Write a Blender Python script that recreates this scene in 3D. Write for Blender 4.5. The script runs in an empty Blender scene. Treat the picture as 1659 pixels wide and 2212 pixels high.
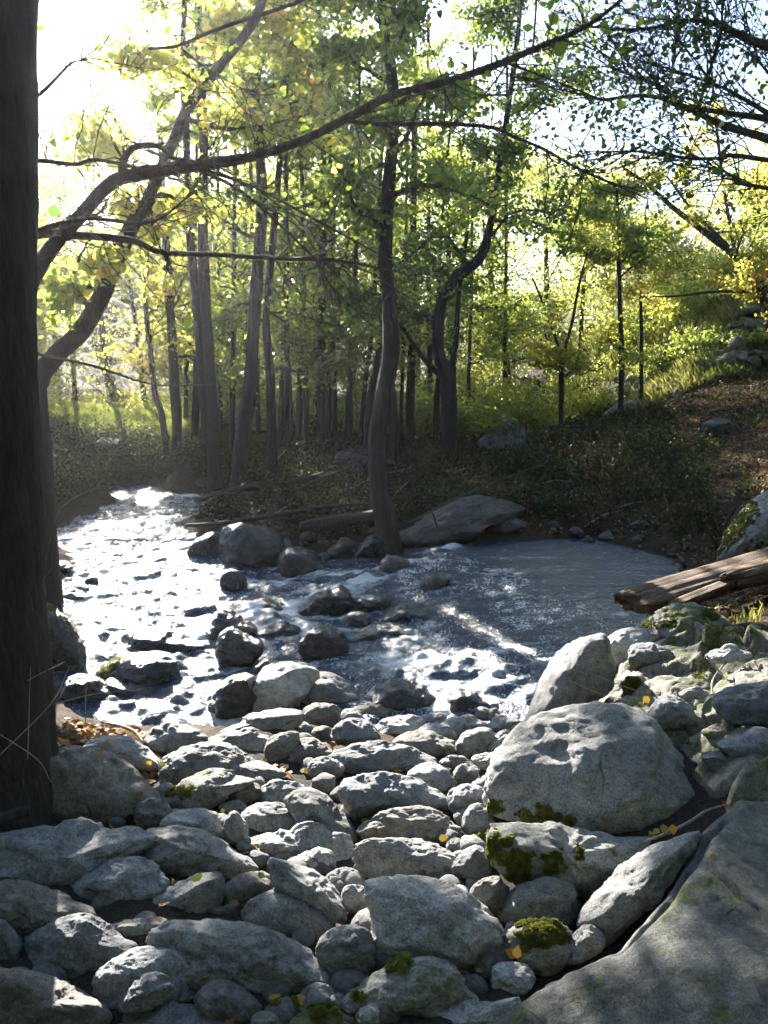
import bpy, bmesh, math, random
import numpy as np
from mathutils import Vector
rng = np.random.default_rng(7)
random.seed(7)
C = bpy.context.scene.collection
SC = bpy.context.scene

# ------------------------------------------------------------ camera
CAM = np.array([0.0, 0.0, 1.6]); PITCH = math.radians(9.1); F = 1915.6   # F in units of a 1659 x 2212 picture
cam = bpy.data.objects.new('camera', bpy.data.cameras.new('camera')); C.objects.link(cam)
cam.location = CAM; cam.rotation_euler = (math.radians(90) - PITCH, 0, 0)
cam.data.sensor_fit = 'VERTICAL'; cam.data.angle_y = math.radians(60)
cam.data.clip_start = 0.05; cam.data.clip_end = 5000
SC.camera = cam
RX = np.array([1.0, 0, 0]); FW = np.array([0, math.cos(PITCH), -math.sin(PITCH)]); UP = np.array([0, math.sin(PITCH), math.cos(PITCH)])

def ray(px, py):
    return FW + RX * (px - 829.5) / F - UP * (py - 1106) / F      # unit depth along the view axis
def at(px, py, d):
    return CAM + ray(px, py) * d
def onplane(px, py, z):
    r = ray(px, py); return CAM + r * (z - CAM[2]) / r[2]
def project(P):
    Q = np.asarray(P) - CAM; d = Q @ FW; d = np.where(np.abs(d) < 1e-6, 1e-6, d)
    return 829.5 + F * (Q @ RX) / d, 1106 - F * (Q @ UP) / d, d

# ------------------------------------------------------------ light
SUNDIR = ray(100, -70); SUNDIR = SUNDIR / np.linalg.norm(SUNDIR)
EL = math.asin(SUNDIR[2]); AZ = math.atan2(SUNDIR[0], SUNDIR[1])
w = bpy.data.worlds.new('World'); SC.world = w; w.use_nodes = True
nt = w.node_tree; bg = nt.nodes['Background']
sky = nt.nodes.new('ShaderNodeTexSky'); sky.sky_type = 'NISHITA'; sky.sun_disc = False
sky.sun_elevation = EL; sky.sun_rotation = AZ; sky.air_density = 0.8; sky.dust_density = 0.3; sky.ozone_density = 2.5
nt.links.new(sky.outputs[0], bg.inputs[0]); bg.inputs[1].default_value = 0.055
sun = bpy.data.objects.new('sun', bpy.data.lights.new('sun', 'SUN')); C.objects.link(sun)
sun.data.energy = 5.0; sun.data.angle = math.radians(0.5); sun.data.color = (1.0, 0.93, 0.82)
sun.rotation_euler = Vector(tuple(SUNDIR)).to_track_quat('Z', 'Y').to_euler()
SC.view_settings.view_transform = 'Standard'; SC.view_settings.look = 'None'
SC.view_settings.gamma = 1; SC.view_settings.use_curve_mapping = False
SC.view_settings.exposure = 2.9
SC.cycles.use_denoising = True; SC.cycles.denoising_input_passes = 'RGB_ALBEDO_NORMAL'; SC.cycles.denoising_prefilter = 'FAST'
SC.cycles.max_bounces = 6; SC.cycles.diffuse_bounces = 3; SC.cycles.glossy_bounces = 3
SC.cycles.transmission_bounces = 4; SC.cycles.transparent_max_bounces = 8; SC.cycles.volume_bounces = 0
SC.cycles.sample_clamp_indirect = 5

# ------------------------------------------------------------ noise (numpy)
_perm = np.random.default_rng(3).random((64, 64, 64)).astype(np.float32) * 2 - 1
def vnoise(P):
    P = np.asarray(P, dtype=np.float64); i = np.floor(P).astype(np.int64); f = P - i
    f = f * f * f * (f * (f * 6 - 15) + 10); i0 = i & 63; i1 = (i + 1) & 63
    x0, y0, z0 = i0[..., 0], i0[..., 1], i0[..., 2]; x1, y1, z1 = i1[..., 0], i1[..., 1], i1[..., 2]
    fx, fy, fz = f[..., 0], f[..., 1], f[..., 2]; L = lambda a, b, t: a + (b - a) * t
    return L(L(L(_perm[x0, y0, z0], _perm[x1, y0, z0], fx), L(_perm[x0, y1, z0], _perm[x1, y1, z0], fx), fy),
             L(L(_perm[x0, y0, z1], _perm[x1, y0, z1], fx), L(_perm[x0, y1, z1], _perm[x1, y1, z1], fx), fy), fz)
def fbm(P, o=4, gain=0.5):
    P = np.asarray(P, dtype=np.float64); s = 0; a = 1
    for k in range(o):
        s = s + a * vnoise(P * (2.03 ** k) + 17.3 * k); a *= gain
    return s
def sm(a, b, x):
    t = np.clip((x - a) / (b - a), 0, 1); return t * t * (3 - 2 * t)

# ------------------------------------------------------------ object helpers
def mesh_np(name, V, faces_flat, nper, mat, parent=None, smooth=False, attrs=None, loc=None):
    """faces_flat: flat vertex indices, all faces have nper corners"""
    V = np.asarray(V, dtype=np.float32); idx = np.asarray(faces_flat, dtype=np.int32).ravel()
    if loc is not None: V = V - np.asarray(loc, dtype=np.float32)
    me = bpy.data.meshes.new(name); n = len(idx) // nper
    me.vertices.add(len(V)); me.vertices.foreach_set('co', V.ravel())
    me.loops.add(len(idx)); me.loops.foreach_set('vertex_index', idx)
    me.polygons.add(n); me.polygons.foreach_set('loop_start', np.arange(0, len(idx), nper, dtype=np.int32))
    me.update(calc_edges=True)
    if smooth: me.polygons.foreach_set('use_smooth', np.ones(n, dtype=bool))
    for k, (dom, arr) in (attrs or {}).items():
        a = me.attributes.new(k, 'FLOAT', dom); a.data.foreach_set('value', np.asarray(arr, dtype=np.float32))
    me.materials.append(mat); me.validate()
    o = bpy.data.objects.new(name, me); C.objects.link(o)
    if loc is not None: o.location = tuple(float(v) for v in loc)
    if parent is not None:
        o.parent = parent
        if loc is not None: o.location = tuple(float(a - b) for a, b in zip(loc, parent.location))
    return o
def tag(o, label=None, cat=None, group=None, kind=None):
    if label: o['label'] = label
    if cat: o['category'] = cat
    if group: o['group'] = group
    if kind: o['kind'] = kind
    return o
def empty(name, loc, label, cat, group=None):
    o = bpy.data.objects.new(name, None); C.objects.link(o); o.location = tuple(float(v) for v in loc)
    o.empty_display_size = 0.2
    return tag(o, label, cat, group)

class Tubes:
    """collects tapered tubes; builds ONE mesh"""
    def __init__(s): s.V = []; s.Fc = []; s.n = 0
    def add(s, pts, rad, sides=6, rough=0.0, sub=1):
        pts = np.asarray(pts, float); rad = np.asarray(rad, float)
        if sub > 1:   # smooth (Catmull-Rom) resample
            m = len(pts); P = np.vstack([2 * pts[0] - pts[1], pts, 2 * pts[-1] - pts[-2]]); out = []; ro = []
            for i in range(m - 1):
                p0, p1, p2, p3 = P[i], P[i + 1], P[i + 2], P[i + 3]
                for k in range(sub):
                    t = k / sub
                    out.append(0.5 * ((2 * p1) + (-p0 + p2) * t + (2 * p0 - 5 * p1 + 4 * p2 - p3) * t * t + (-p0 + 3 * p1 - 3 * p2 + p3) * t ** 3))
                    ro.append(rad[i] * (1 - t) + rad[i + 1] * t)
            out.append(pts[-1]); ro.append(rad[-1]); pts = np.array(out); rad = np.array(ro)
        T = np.gradient(pts, axis=0); T /= np.linalg.norm(T, axis=1)[:, None] + 1e-9
        ref = np.array([0.31, 0.87, 0.12]) if abs(T[:, 2]).mean() > 0.5 else np.array([0.1, 0.2, 0.95])
        A = np.cross(T, ref); A /= np.linalg.norm(A, axis=1)[:, None] + 1e-9; B = np.cross(T, A)
        th = np.linspace(0, 2 * math.pi, sides, endpoint=False)
        V = pts[:, None] + rad[:, None, None] * (np.cos(th)[None, :, None] * A[:, None] + np.sin(th)[None, :, None] * B[:, None])
        if rough:
            nrm = V - pts[:, None]
            V = V + nrm * (rough * fbm(V * np.array([9, 9, 1.6]), 4))[..., None] - (nrm * (.05 * (1 - np.abs(vnoise(V * np.array([26, 26, 2.6]) + 4)) * 2.2).clip(0, 1) ** 2)[..., None] if sides > 40 else 0) + nrm * (rough * 1.2 * vnoise(V * 1.7 + 9))[..., None]
        m = len(pts); V = V.reshape(-1, 3)
        i = np.arange(m - 1)[:, None] * sides; j = np.arange(sides)[None]; j2 = (j + 1) % sides
        Q = np.stack([i + j, i + j2, i + sides + j2, i + sides + j], -1).reshape(-1, 4) + s.n
        s.V.append(V); s.Fc.append(Q); s.n += len(V)
        # end cap (cone tip)
        for e, c in ((m - 1, pts[-1] + T[-1] * rad[-1] * 0.6), (0, pts[0] - T[0] * rad[0] * 0.2)):
            s.V.append(c[None]); ci = s.n; s.n += 1
            base = ci - (m * sides if e == m - 1 else m * sides + 1) + e * sides
            jj = np.arange(0, sides, 2)
            if sides % 2 == 0:
                s.Fc.append(np.stack([base + jj, base + (jj + 1) % sides, base + (jj + 2) % sides, np.full_like(jj, ci)], -1))
    def build(s, name, mat, parent=None, loc=None):
        if not s.V: return None
        return mesh_np(name, np.vstack(s.V), np.vstack(s.Fc).ravel(), 4, mat, parent, smooth=True, loc=loc)

def leafmesh(name, P, size, tint, mat, parent=None, loc=None, flat=0.0, seed=0, hexa=True, N=None):
    """many small leaves; flat -> 1 means lying flat"""
    r = np.random.default_rng(seed + 11); n = len(P); P = np.asarray(P)
    if N is None:
        N = r.normal(size=(n, 3)); N[:, 2] = N[:, 2] * (1 - flat) + flat * 2.5 * (1 if flat else 0) + (0.5 if not flat else 0)
    N = N / (np.linalg.norm(N, axis=1)[:, None] + 1e-9)
    D = r.normal(size=(n, 3)); D -= N * (D * N).sum(1)[:, None]; D /= np.linalg.norm(D, axis=1)[:, None] + 1e-9
    S = np.cross(N, D); sz = (np.asarray(size) * r.uniform(0.65, 1.25, n))[:, None]
    wd = sz * r.uniform(0.3, 0.5, n)[:, None]; cup = N * sz * r.uniform(-0.05, 0.22, n)[:, None]
    if hexa:
        V = np.stack([P - D * sz * .5, P - D * sz * .2 + S * wd + cup, P + D * sz * .2 + S * wd * .8 + cup, P + D * sz * .55 - cup * .6, P + D * sz * .2 - S * wd * .8 + cup, P - D * sz * .2 - S * wd + cup], 1)
        k = 6
    else:
        V = np.stack([P - D * sz * .5, P + S * wd + cup, P + D * sz * .5, P - S * wd + cup], 1); k = 4
    V = V.reshape(-1, 3)
    return mesh_np(name, V, np.arange(n * k), k, mat, parent, attrs={'tint': ('FACE', tint)}, loc=loc)

# ------------------------------------------------------------ materials
def mat_new(name):
    m = bpy.data.materials.new(name); m.use_nodes = True; t = m.node_tree
    for n in list(t.nodes): t.nodes.remove(n)
    out = t.nodes.new('ShaderNodeOutputMaterial'); return m, t, out
def nd(t, typ, **kw):
    n = t.nodes.new(typ)
    for k, v in kw.items():
        if k.startswith('i_'):
            key = k[2:]; n.inputs[int(key) if key.isdigit() else key.replace('_', ' ')].default_value = v
        else: setattr(n, k, v)
    return n
def ramp(t, src, stops):
    r = t.nodes.new('ShaderNodeValToRGB'); e = r.color_ramp.elements
    while len(e) < len(stops): e.new(0.5)
    for el, (p, c) in zip(e, stops): el.position = p; el.color = c if len(c) == 4 else (*c, 1)
    t.links.new(src, r.inputs[0]); return r
def noise(t, vec, scale, detail=6, rough=0.6, dist=0.0):
    n = nd(t, 'ShaderNodeTexNoise'); n.inputs['Scale'].default_value = scale; n.inputs['Detail'].default_value = detail
    n.inputs['Roughness'].default_value = rough; n.inputs['Distortion'].default_value = dist
    t.links.new(vec, n.inputs['Vector']); return n
def mix(t, fac, a, b, mode='MIX'):
    m = t.nodes.new('ShaderNodeMix'); m.data_type = 'RGBA'; m.blend_type = mode
    for key, v in ((0, fac), (6, a), (7, b)):
        if hasattr(v, 'links'): t.links.new(v, m.inputs[key])
        else: m.inputs[key].default_value = v if key == 0 else (*v, 1)
    return m.outputs[2]
def bump(t, h, strength, dist, nrm=None):
    b = t.nodes.new('ShaderNodeBump'); b.inputs['Strength'].default_value = strength; b.inputs['Distance'].default_value = dist
    t.links.new(h, b.inputs['Height'])
    if nrm is not None: t.links.new(nrm, b.inputs['Normal'])
    return b.outputs[0]
def math_(t, op, a, b=0.0):
    m = t.nodes.new('ShaderNodeMath'); m.operation = op
    for i, v in enumerate((a, b)):
        if hasattr(v, 'links'): t.links.new(v, m.inputs[i])
        else: m.inputs[i].default_value = v
    return m.outputs[0]
def objvec(t):
    tc = t.nodes.new('ShaderNodeTexCoord'); oi = t.nodes.new('ShaderNodeObjectInfo')
    mu = math_(t, 'MULTIPLY', oi.outputs['Random'], 37.0)
    va = t.nodes.new('ShaderNodeVectorMath'); va.operation = 'ADD'
    t.links.new(tc.outputs['Object'], va.inputs[0]); t.links.new(mu, va.inputs[1]); return va.outputs[0], oi

def rock_mat(name, c0, c1, c2, rough=0.8, mossy=0.0, wet=False, lichen=0.3):
    m, t, out = mat_new(name); v, oi = objvec(t); L = t.links
    b = nd(t, 'ShaderNodeBsdfPrincipled')
    big = noise(t, v, 3.0, 5, 0.6, 0.4); med = noise(t, v, 22, 8, 0.72); fine = noise(t, v, 150, 5, 0.85)
    col = ramp(t, big.outputs[0], [(0.30, c0), (0.52, c1), (0.72, c2)]).outputs[0]
    md = ramp(t, med.outputs[0], [(0.32, (.35, .35, .36)), (0.5, (.95, .95, .95)), (0.68, (1.25, 1.25, 1.22))])
    col = mix(t, 0.9, col, md.outputs[0], 'MULTIPLY')
    sp = ramp(t, fine.outputs[0], [(0.36, (.25, .25, .26)), (0.47, (.9, .9, .9)), (0.54, (1, 1, 1)), (0.66, (1.8, 1.8, 1.75))])
    col = mix(t, 1.0, col, sp.outputs[0], 'MULTIPLY')
    sp2 = ramp(t, noise(t, v, 60, 4, .75).outputs[0], [(0.34, (.5, .5, .52)), (0.45, (1, 1, 1)), (0.6, (1, 1, 1)), (0.68, (1.4, 1.4, 1.38))]); col = mix(t, 0.75, col, sp2.outputs[0], 'MULTIPLY')
    br = nd(t, 'ShaderNodeHueSaturation'); br.inputs['Saturation'].default_value = 0.9
    val = math_(t, 'ADD', math_(t, 'MULTIPLY', oi.outputs['Random'], 0.5), 0.75); L.new(val, br.inputs['Value']); L.new(col, br.inputs['Color']); col = mix(t, 1.0, br.outputs[0], (1.0, 1.0, 1.0), 'MULTIPLY')
    # veins / cracks
    wv = nd(t, 'ShaderNodeTexVoronoi', feature='DISTANCE_TO_EDGE'); wv.inputs['Scale'].default_value = 1.3
    dv = nd(t, 'ShaderNodeVectorMath', operation='ADD'); nn = noise(t, v, 2.2, 3); L.new(v, dv.inputs[0]); L.new(nn.outputs['Color'], dv.inputs[1]); L.new(dv.outputs[0], wv.inputs['Vector'])
    cr = ramp(t, wv.outputs[0], [(0.0, (.2, .19, .18)), (0.018, (1, 1, 1))])
    crm = ramp(t, noise(t, v, 4, 2).outputs[0], [(0.56, (0, 0, 0)), (0.64, (.8, .8, .8))])
    col = mix(t, crm.outputs[0], col, mix(t, 1.0, col, cr.outputs[0], 'MULTIPLY'))
    # lichen
    lc = ramp(t, noise(t, v, 9, 7, 0.75).outputs[0], [(0.60, (0, 0, 0)), (0.70, (lichen, lichen, lichen))])
    col = mix(t, lc.outputs[0], col, (.36, .38, .26))
    if mossy:
        geo = nd(t, 'ShaderNodeNewGeometry'); sx = nd(t, 'ShaderNodeSeparateXYZ'); L.new(geo.outputs['Normal'], sx.inputs[0])
        mm = math_(t, 'MULTIPLY', ramp(t, noise(t, v, 7, 7, 0.75).outputs[0], [(0.56 - .16 * mossy, (0, 0, 0)), (0.66 - .16 * mossy, (1, 1, 1))]).outputs[0], ramp(t, sx.outputs[2], [(0.0, (.15, .15, .15)), (0.6, (1, 1, 1))]).outputs[0])
        mc = ramp(t, noise(t, v, 60, 4).outputs[0], [(0.35, (.03, .045, .008)), (0.65, (.13, .16, .025))])
        col = mix(t, mm, col, mc.outputs[0])
    L.new(col, b.inputs['Base Color'])
    if wet:
        rr = ramp(t, noise(t, v, 14, 5).outputs[0], [(0.4, (.12, .12, .12)), (0.65, (.45, .45, .45))]); L.new(rr.outputs[0], b.inputs['Roughness'])
    else: b.inputs['Roughness'].default_value = rough
    h = math_(t, 'ADD', math_(t, 'MULTIPLY', med.outputs[0], 1.0), math_(t, 'MULTIPLY', fine.outputs[0], 0.3))
    h = math_(t, 'ADD', h, math_(t, 'MULTIPLY', math_(t, 'MULTIPLY', crm.outputs[0], cr.outputs[0]), 0.4))
    L.new(bump(t, h, 0.9 if not wet else 0.7, 0.02), b.inputs['Normal'])
    L.new(b.outputs[0], out.inputs[0]); return m

M = {}
M['grey'] = rock_mat('granite_grey', (.13, .133, .14), (.23, .232, .235), (.34, .34, .335), mossy=0)
M['light'] = rock_mat('granite_pale', (.24, .24, .24), (.36, .36, .355), (.48, .475, .46))
M['brown'] = rock_mat('granite_brown', (.10, .09, .08), (.17, .158, .142), (.26, .245, .225))
M['blue'] = rock_mat('slate_blue', (.11, .12, .14), (.19, .205, .23), (.28, .295, .32), lichen=.1)
M['moss'] = rock_mat('mossy_rock', (.15, .15, .145), (.25, .25, .235), (.36, .355, .33), mossy=0.2, lichen=.5)
M['vmoss'] = rock_mat('very_mossy_rock', (.08, .08, .07), (.16, .16, .13), (.26, .25, .20), mossy=1.0, lichen=.7)
M['wet'] = rock_mat('wet_rock', (.018, .02, .024), (.035, .036, .04), (.07, .07, .07), wet=True, lichen=0)
M['shade'] = rock_mat('granite_greenish_shaded', (.085, .09, .085), (.16, .165, .155), (.26, .26, .245), mossy=.08, lichen=.5)  # greenish granite, darkened so the corner slab's shade sits in its colour
M['dark'] = rock_mat('dark_rock', (.035, .033, .03), (.075, .07, .064), (.14, .13, .12), mossy=.12, lichen=.2)
M['bank'] = rock_mat('bank_rock', (.15, .14, .115), (.28, .26, .22), (.40, .375, .325), mossy=0.5, lichen=.6)

def leaf_mat(name, stops, trans=0.55, rough=0.4, k=2.2):
    m, t, out = mat_new(name); L = t.links
    at_ = nd(t, 'ShaderNodeAttribute', attribute_name='tint')
    c = ramp(t, at_.outputs['Fac'], stops).outputs[0]
    d = nd(t, 'ShaderNodeBsdfPrincipled'); L.new(c, d.inputs['Base Color']); d.inputs['Roughness'].default_value = rough; d.inputs['Specular IOR Level'].default_value = .5 if rough < .5 else .15
    tr = nd(t, 'ShaderNodeBsdfTranslucent'); cc = mix(t, 1.0, c, (k, k * 1.0, k * .75), 'MULTIPLY'); L.new(cc, tr.inputs[0])
    ms = nd(t, 'ShaderNodeMixShader'); ms.inputs[0].default_value = trans
    L.new(d.outputs[0], ms.inputs[1]); L.new(tr.outputs[0], ms.inputs[2]); L.new(ms.outputs[0], out.inputs[0]); return m
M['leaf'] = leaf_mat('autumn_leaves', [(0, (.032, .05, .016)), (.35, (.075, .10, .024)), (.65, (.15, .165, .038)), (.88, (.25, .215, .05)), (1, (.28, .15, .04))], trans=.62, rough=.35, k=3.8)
M['leafnear'] = leaf_mat('near_leaves', [(0, (.04, .08, .015)), (.5, (.11, .17, .02)), (.8, (.22, .22, .03)), (1, (.35, .2, .03))], trans=.6)
M['bramble'] = leaf_mat('bramble_leaves', [(0, (.02, .028, .014)), (.5, (.05, .065, .026)), (.85, (.11, .13, .045)), (1, (.2, .17, .03))], trans=.3, rough=.6, k=1.8)
M['litter'] = leaf_mat('fallen_leaves', [(0, (.05, .03, .015)), (.5, (.16, .085, .035)), (.8, (.28, .15, .06)), (1, (.42, .28, .06))], trans=.2, rough=.7, k=1.3)
M['grass'] = leaf_mat('grass_blades', [(0, (.045, .07, .018)), (.6, (.12, .145, .035)), (1, (.24, .22, .08))], trans=.45, k=2)
M['mosstuft'] = leaf_mat('moss_tufts', [(0, (.035, .042, .01)), (.6, (.12, .13, .028)), (1, (.22, .21, .06))], trans=.35, rough=.9, k=1.8)

def bark_mat(name, a, b_, scale=1.0):
    m, t, out = mat_new(name); L = t.links; tc = nd(t, 'ShaderNodeTexCoord'); mp = nd(t, 'ShaderNodeMapping')
    mp.inputs['Scale'].default_value = (1, 1, .14); L.new(tc.outputs['Object'], mp.inputs[0])
    n1 = noise(t, mp.outputs[0], 55 * scale, 6, .7, .4); n2 = noise(t, tc.outputs['Object'], 3, 4)
    col = ramp(t, n1.outputs[0], [(.35, a), (.62, b_)]).outputs[0]
    lic = ramp(t, n2.outputs[0], [(.5, (0, 0, 0)), (.7, (.35, .35, .35))]); col = mix(t, lic.outputs[0], col, (.07, .07, .06))
    b = nd(t, 'ShaderNodeBsdfPrincipled'); b.inputs['Roughness'].default_value = .85; L.new(col, b.inputs['Base Color'])
    L.new(bump(t, n1.outputs[0], 1.0, .03), b.inputs['Normal']); L.new(b.outputs[0], out.inputs[0]); return m
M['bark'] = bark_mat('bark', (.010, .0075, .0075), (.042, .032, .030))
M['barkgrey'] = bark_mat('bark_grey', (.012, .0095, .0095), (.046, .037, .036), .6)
M['twig'] = bark_mat('twig_bark', (.04, .03, .026), (.1, .08, .065))
M['drywood'] = bark_mat('dry_wood', (.22, .19, .15), (.42, .38, .32))
def wood_mat():
    m, t, out = mat_new('weathered_log'); L = t.links; tc = nd(t, 'ShaderNodeTexCoord'); mp = nd(t, 'ShaderNodeMapping')
    mp.inputs['Scale'].default_value = (.08, 1, 1); L.new(tc.outputs['Object'], mp.inputs[0])
    n1 = noise(t, mp.outputs[0], 70, 6, .7, .6)
    col = ramp(t, n1.outputs[0], [(.34, (.02, .011, .006)), (.5, (.12, .066, .036)), (.72, (.26, .16, .095))]).outputs[0]
    n2 = noise(t, tc.outputs['Object'], 9, 5, .7); mk = ramp(t, n2.outputs[0], [(.58, (0, 0, 0)), (.68, (.8, .8, .8))]); col = mix(t, mk.outputs[0], col, (.09, .10, .02))
    b = nd(t, 'ShaderNodeBsdfPrincipled'); b.inputs['Roughness'].default_value = .8; L.new(col, b.inputs['Base Color'])
    L.new(bump(t, n1.outputs[0], 1.0, .03), b.inputs['Normal']); L.new(b.outputs[0], out.inputs[0]); return m
M['log'] = wood_mat()

# ------------------------------------------------------------ ground heights
_cp = [tuple(at(x, y, d)) for x, y, d in [(1560, 665, 22.5), (1659, 645, 21.5), (1450, 720, 23.5), (1400, 762, 24.5), (1659, 770, 20), (1500, 786, 20.5), (1300, 792, 26), (1800, 640, 21), (1560, 600, 28), (1659, 590, 27)]]
for px, py, z in [(100,2212,-.08),(800,2212,-.1),(1500,2212,-.05),(100,1950,-.08),(800,1900,-.12),(1300,1900,-.05),(200,1680,-.1),(600,1680,-.15),(1000,1650,-.15),
    (300,1600,-.3),(450,1590,-.62),(850,1575,-.64),(1100,1575,-.6),(650,1570,-.62),(200,1400,-.9),(240,1500,-.78),(150,1380,-.7),(560,1500,-.85),
    (350,1500,-.92),(500,1420,-.95),(280,1085,-1.0),(330,1050,-1.0),(400,1065,-.95),(180,1150,-.98),(400,1110,-.95),(150,1125,-.9),(300,1350,-.95),(200,1250,-.92),(380,1250,-.98),(480,1320,-.95),(620,1330,-.9),(300,1150,-.98),(220,1120,-.9),(360,1070,-.95),(500,1500,-.9),
    (800,1420,-.85),(950,1460,-.8),(880,1510,-.75),(700,1300,-.9),(1060,1500,-.75),(780,1260,-.75),
    (1050,1250,-.72),(1300,1250,-.72),(1200,1330,-.75),(1100,1380,-.75),(1400,1215,-.6),(1020,1200,-.65),(1230,1180,-.6),(1150,1450,-.75),
    (1400,1420,-.0),(1659,1400,.15),(1500,1600,.1),(1659,1600,.2),(1659,1300,.1),(1320,1560,-.1),(1659,1900,.1),(1500,1340,-.1),(1330,1420,-.35),
    (1520,1215,-.28),(1600,1220,-.1),(1250,1130,-.30),(1430,1165,-.30),(1100,1130,-.28),(1659,1150,.0),
    (1200,1000,.1),(1500,1020,.15),(1300,920,.35),(1500,900,.75),(1659,960,.55),(1550,850,1.12),(1400,860,.9),(1200,900,.3),
    (1000,1000,0),(900,970,.05),(800,1130,-.3),(600,1110,-.3),(450,1085,-.4),(700,1170,-.5),(920,1190,-.5),(440,1150,-.6),(650,1000,-.05),
    (200,1040,-.3),(120,1090,-.4),(330,1015,-.45),(250,960,.0),(200,880,.45),(380,990,-.1),(85,1200,-.45),(95,1320,-.4),(120,1560,-.3)]:
    p = onplane(px, py, z if z > -.57 else (-.42 if px > 990 and py < 1400 else -.66 if px < 700 else -.58)); _cp.append((p[0], p[1], z))
_cp += [(-3,-2,0),(3,-2,.1),(0,-2,0),(0,.6,-.05),(-1.5,1,0),(1.5,1,.0),(8.3,20,1.6),(10,33,4.6),(15,20,3.8),(15,10,2.2),(5,8,.5),(5.5,5,.7),(4,3,.4),
    (0,25,.3),(-3,30,.4),(4,26,.7),(0,40,1),(-10,40,1.6),(10,42,4.5),(-4.8,8,-.1),(-6,12,.1),(-3.2,5,-.15),(-1.7,3.3,-.05),(-4,3,.2),(-8,6,.5),(-12,20,1.2),(-15,30,2.8),
    (-30,60,11),(-15,60,8),(-20,45,4.5),(0,70,6),(20,70,9),(-40,40,9),(-30,20,5),(25,40,9),(25,10,6),(-20,0,3),(20,-5,3),(-20,-20,8),(20,-20,9),(0,-20,7),(0,-9,2.2),(-8,-8,3),(8,-8,3.5),(-50,90,14),(50,90,14),(0,95,8),(45,50,12),(-45,5,6),(45,5,9)]
_cp = np.array(_cp); _n = len(_cp)
_K = -np.sqrt(((_cp[:, None, :2] - _cp[None, :, :2]) ** 2).sum(-1) + .5) + np.eye(_n) * 0.10
_A = np.zeros((_n + 1, _n + 1)); _A[:_n, :_n] = _K; _A[_n, :_n] = 1; _A[:_n, _n] = 1
_W = np.linalg.solve(_A, np.append(_cp[:, 2], 0))
def H(x, y):
    x = np.asarray(x, float); y = np.asarray(y, float); sh = x.shape; X = np.stack([x.ravel(), y.ravel()], -1); out = np.empty(len(X))
    for s in range(0, len(X), 20000):
        q = X[s:s + 20000]; out[s:s + 20000] = -np.sqrt(((q[:, None] - _cp[None, :, :2]) ** 2).sum(-1) + .5) @ _W[:_n] + _W[_n]
    out = out.reshape(sh); far = sm(80, 130, np.hypot(x, y))
    return out * (1 - far) + 6 * far
def Hn(x, y):
    P = np.stack([x, y, np.zeros_like(x)], -1); near = 1 - sm(20, 45, np.hypot(x, y))
    return H(x, y) + .045 * fbm(P * 1.6, 4) * (1 + 3 * (1 - near)) + .018 * near * fbm(P * 9, 3)
_a = onplane(900, 1222, -.45)[:2]; _b = onplane(1190, 1440, -.45)[:2]
_dn = np.array([_b[1] - _a[1], -(_b[0] - _a[0])]); _dn /= np.linalg.norm(_dn)
if _dn[0] < 0: _dn = -_dn
def ZW(x, y):
    s = (x - _a[0]) * _dn[0] + (y - _a[1]) * _dn[1]
    r = sm(-1.5, 1.0, s)
    return -.66 + .24 * r - .004 * np.clip(y - 8, 0, 30)
def ground_hit(px, py, lift=0.0, water=True):
    r = ray(px, py); t = np.linspace(0.9, 70, 3000); P = CAM + r[None] * t[:, None]
    h = H(P[:, 0], P[:, 1])
    if water: h = np.maximum(h, ZW(P[:, 0], P[:, 1]) - .04)
    k = np.argmax(P[:, 2] < h + lift)
    return P[k], t[k]

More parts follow.
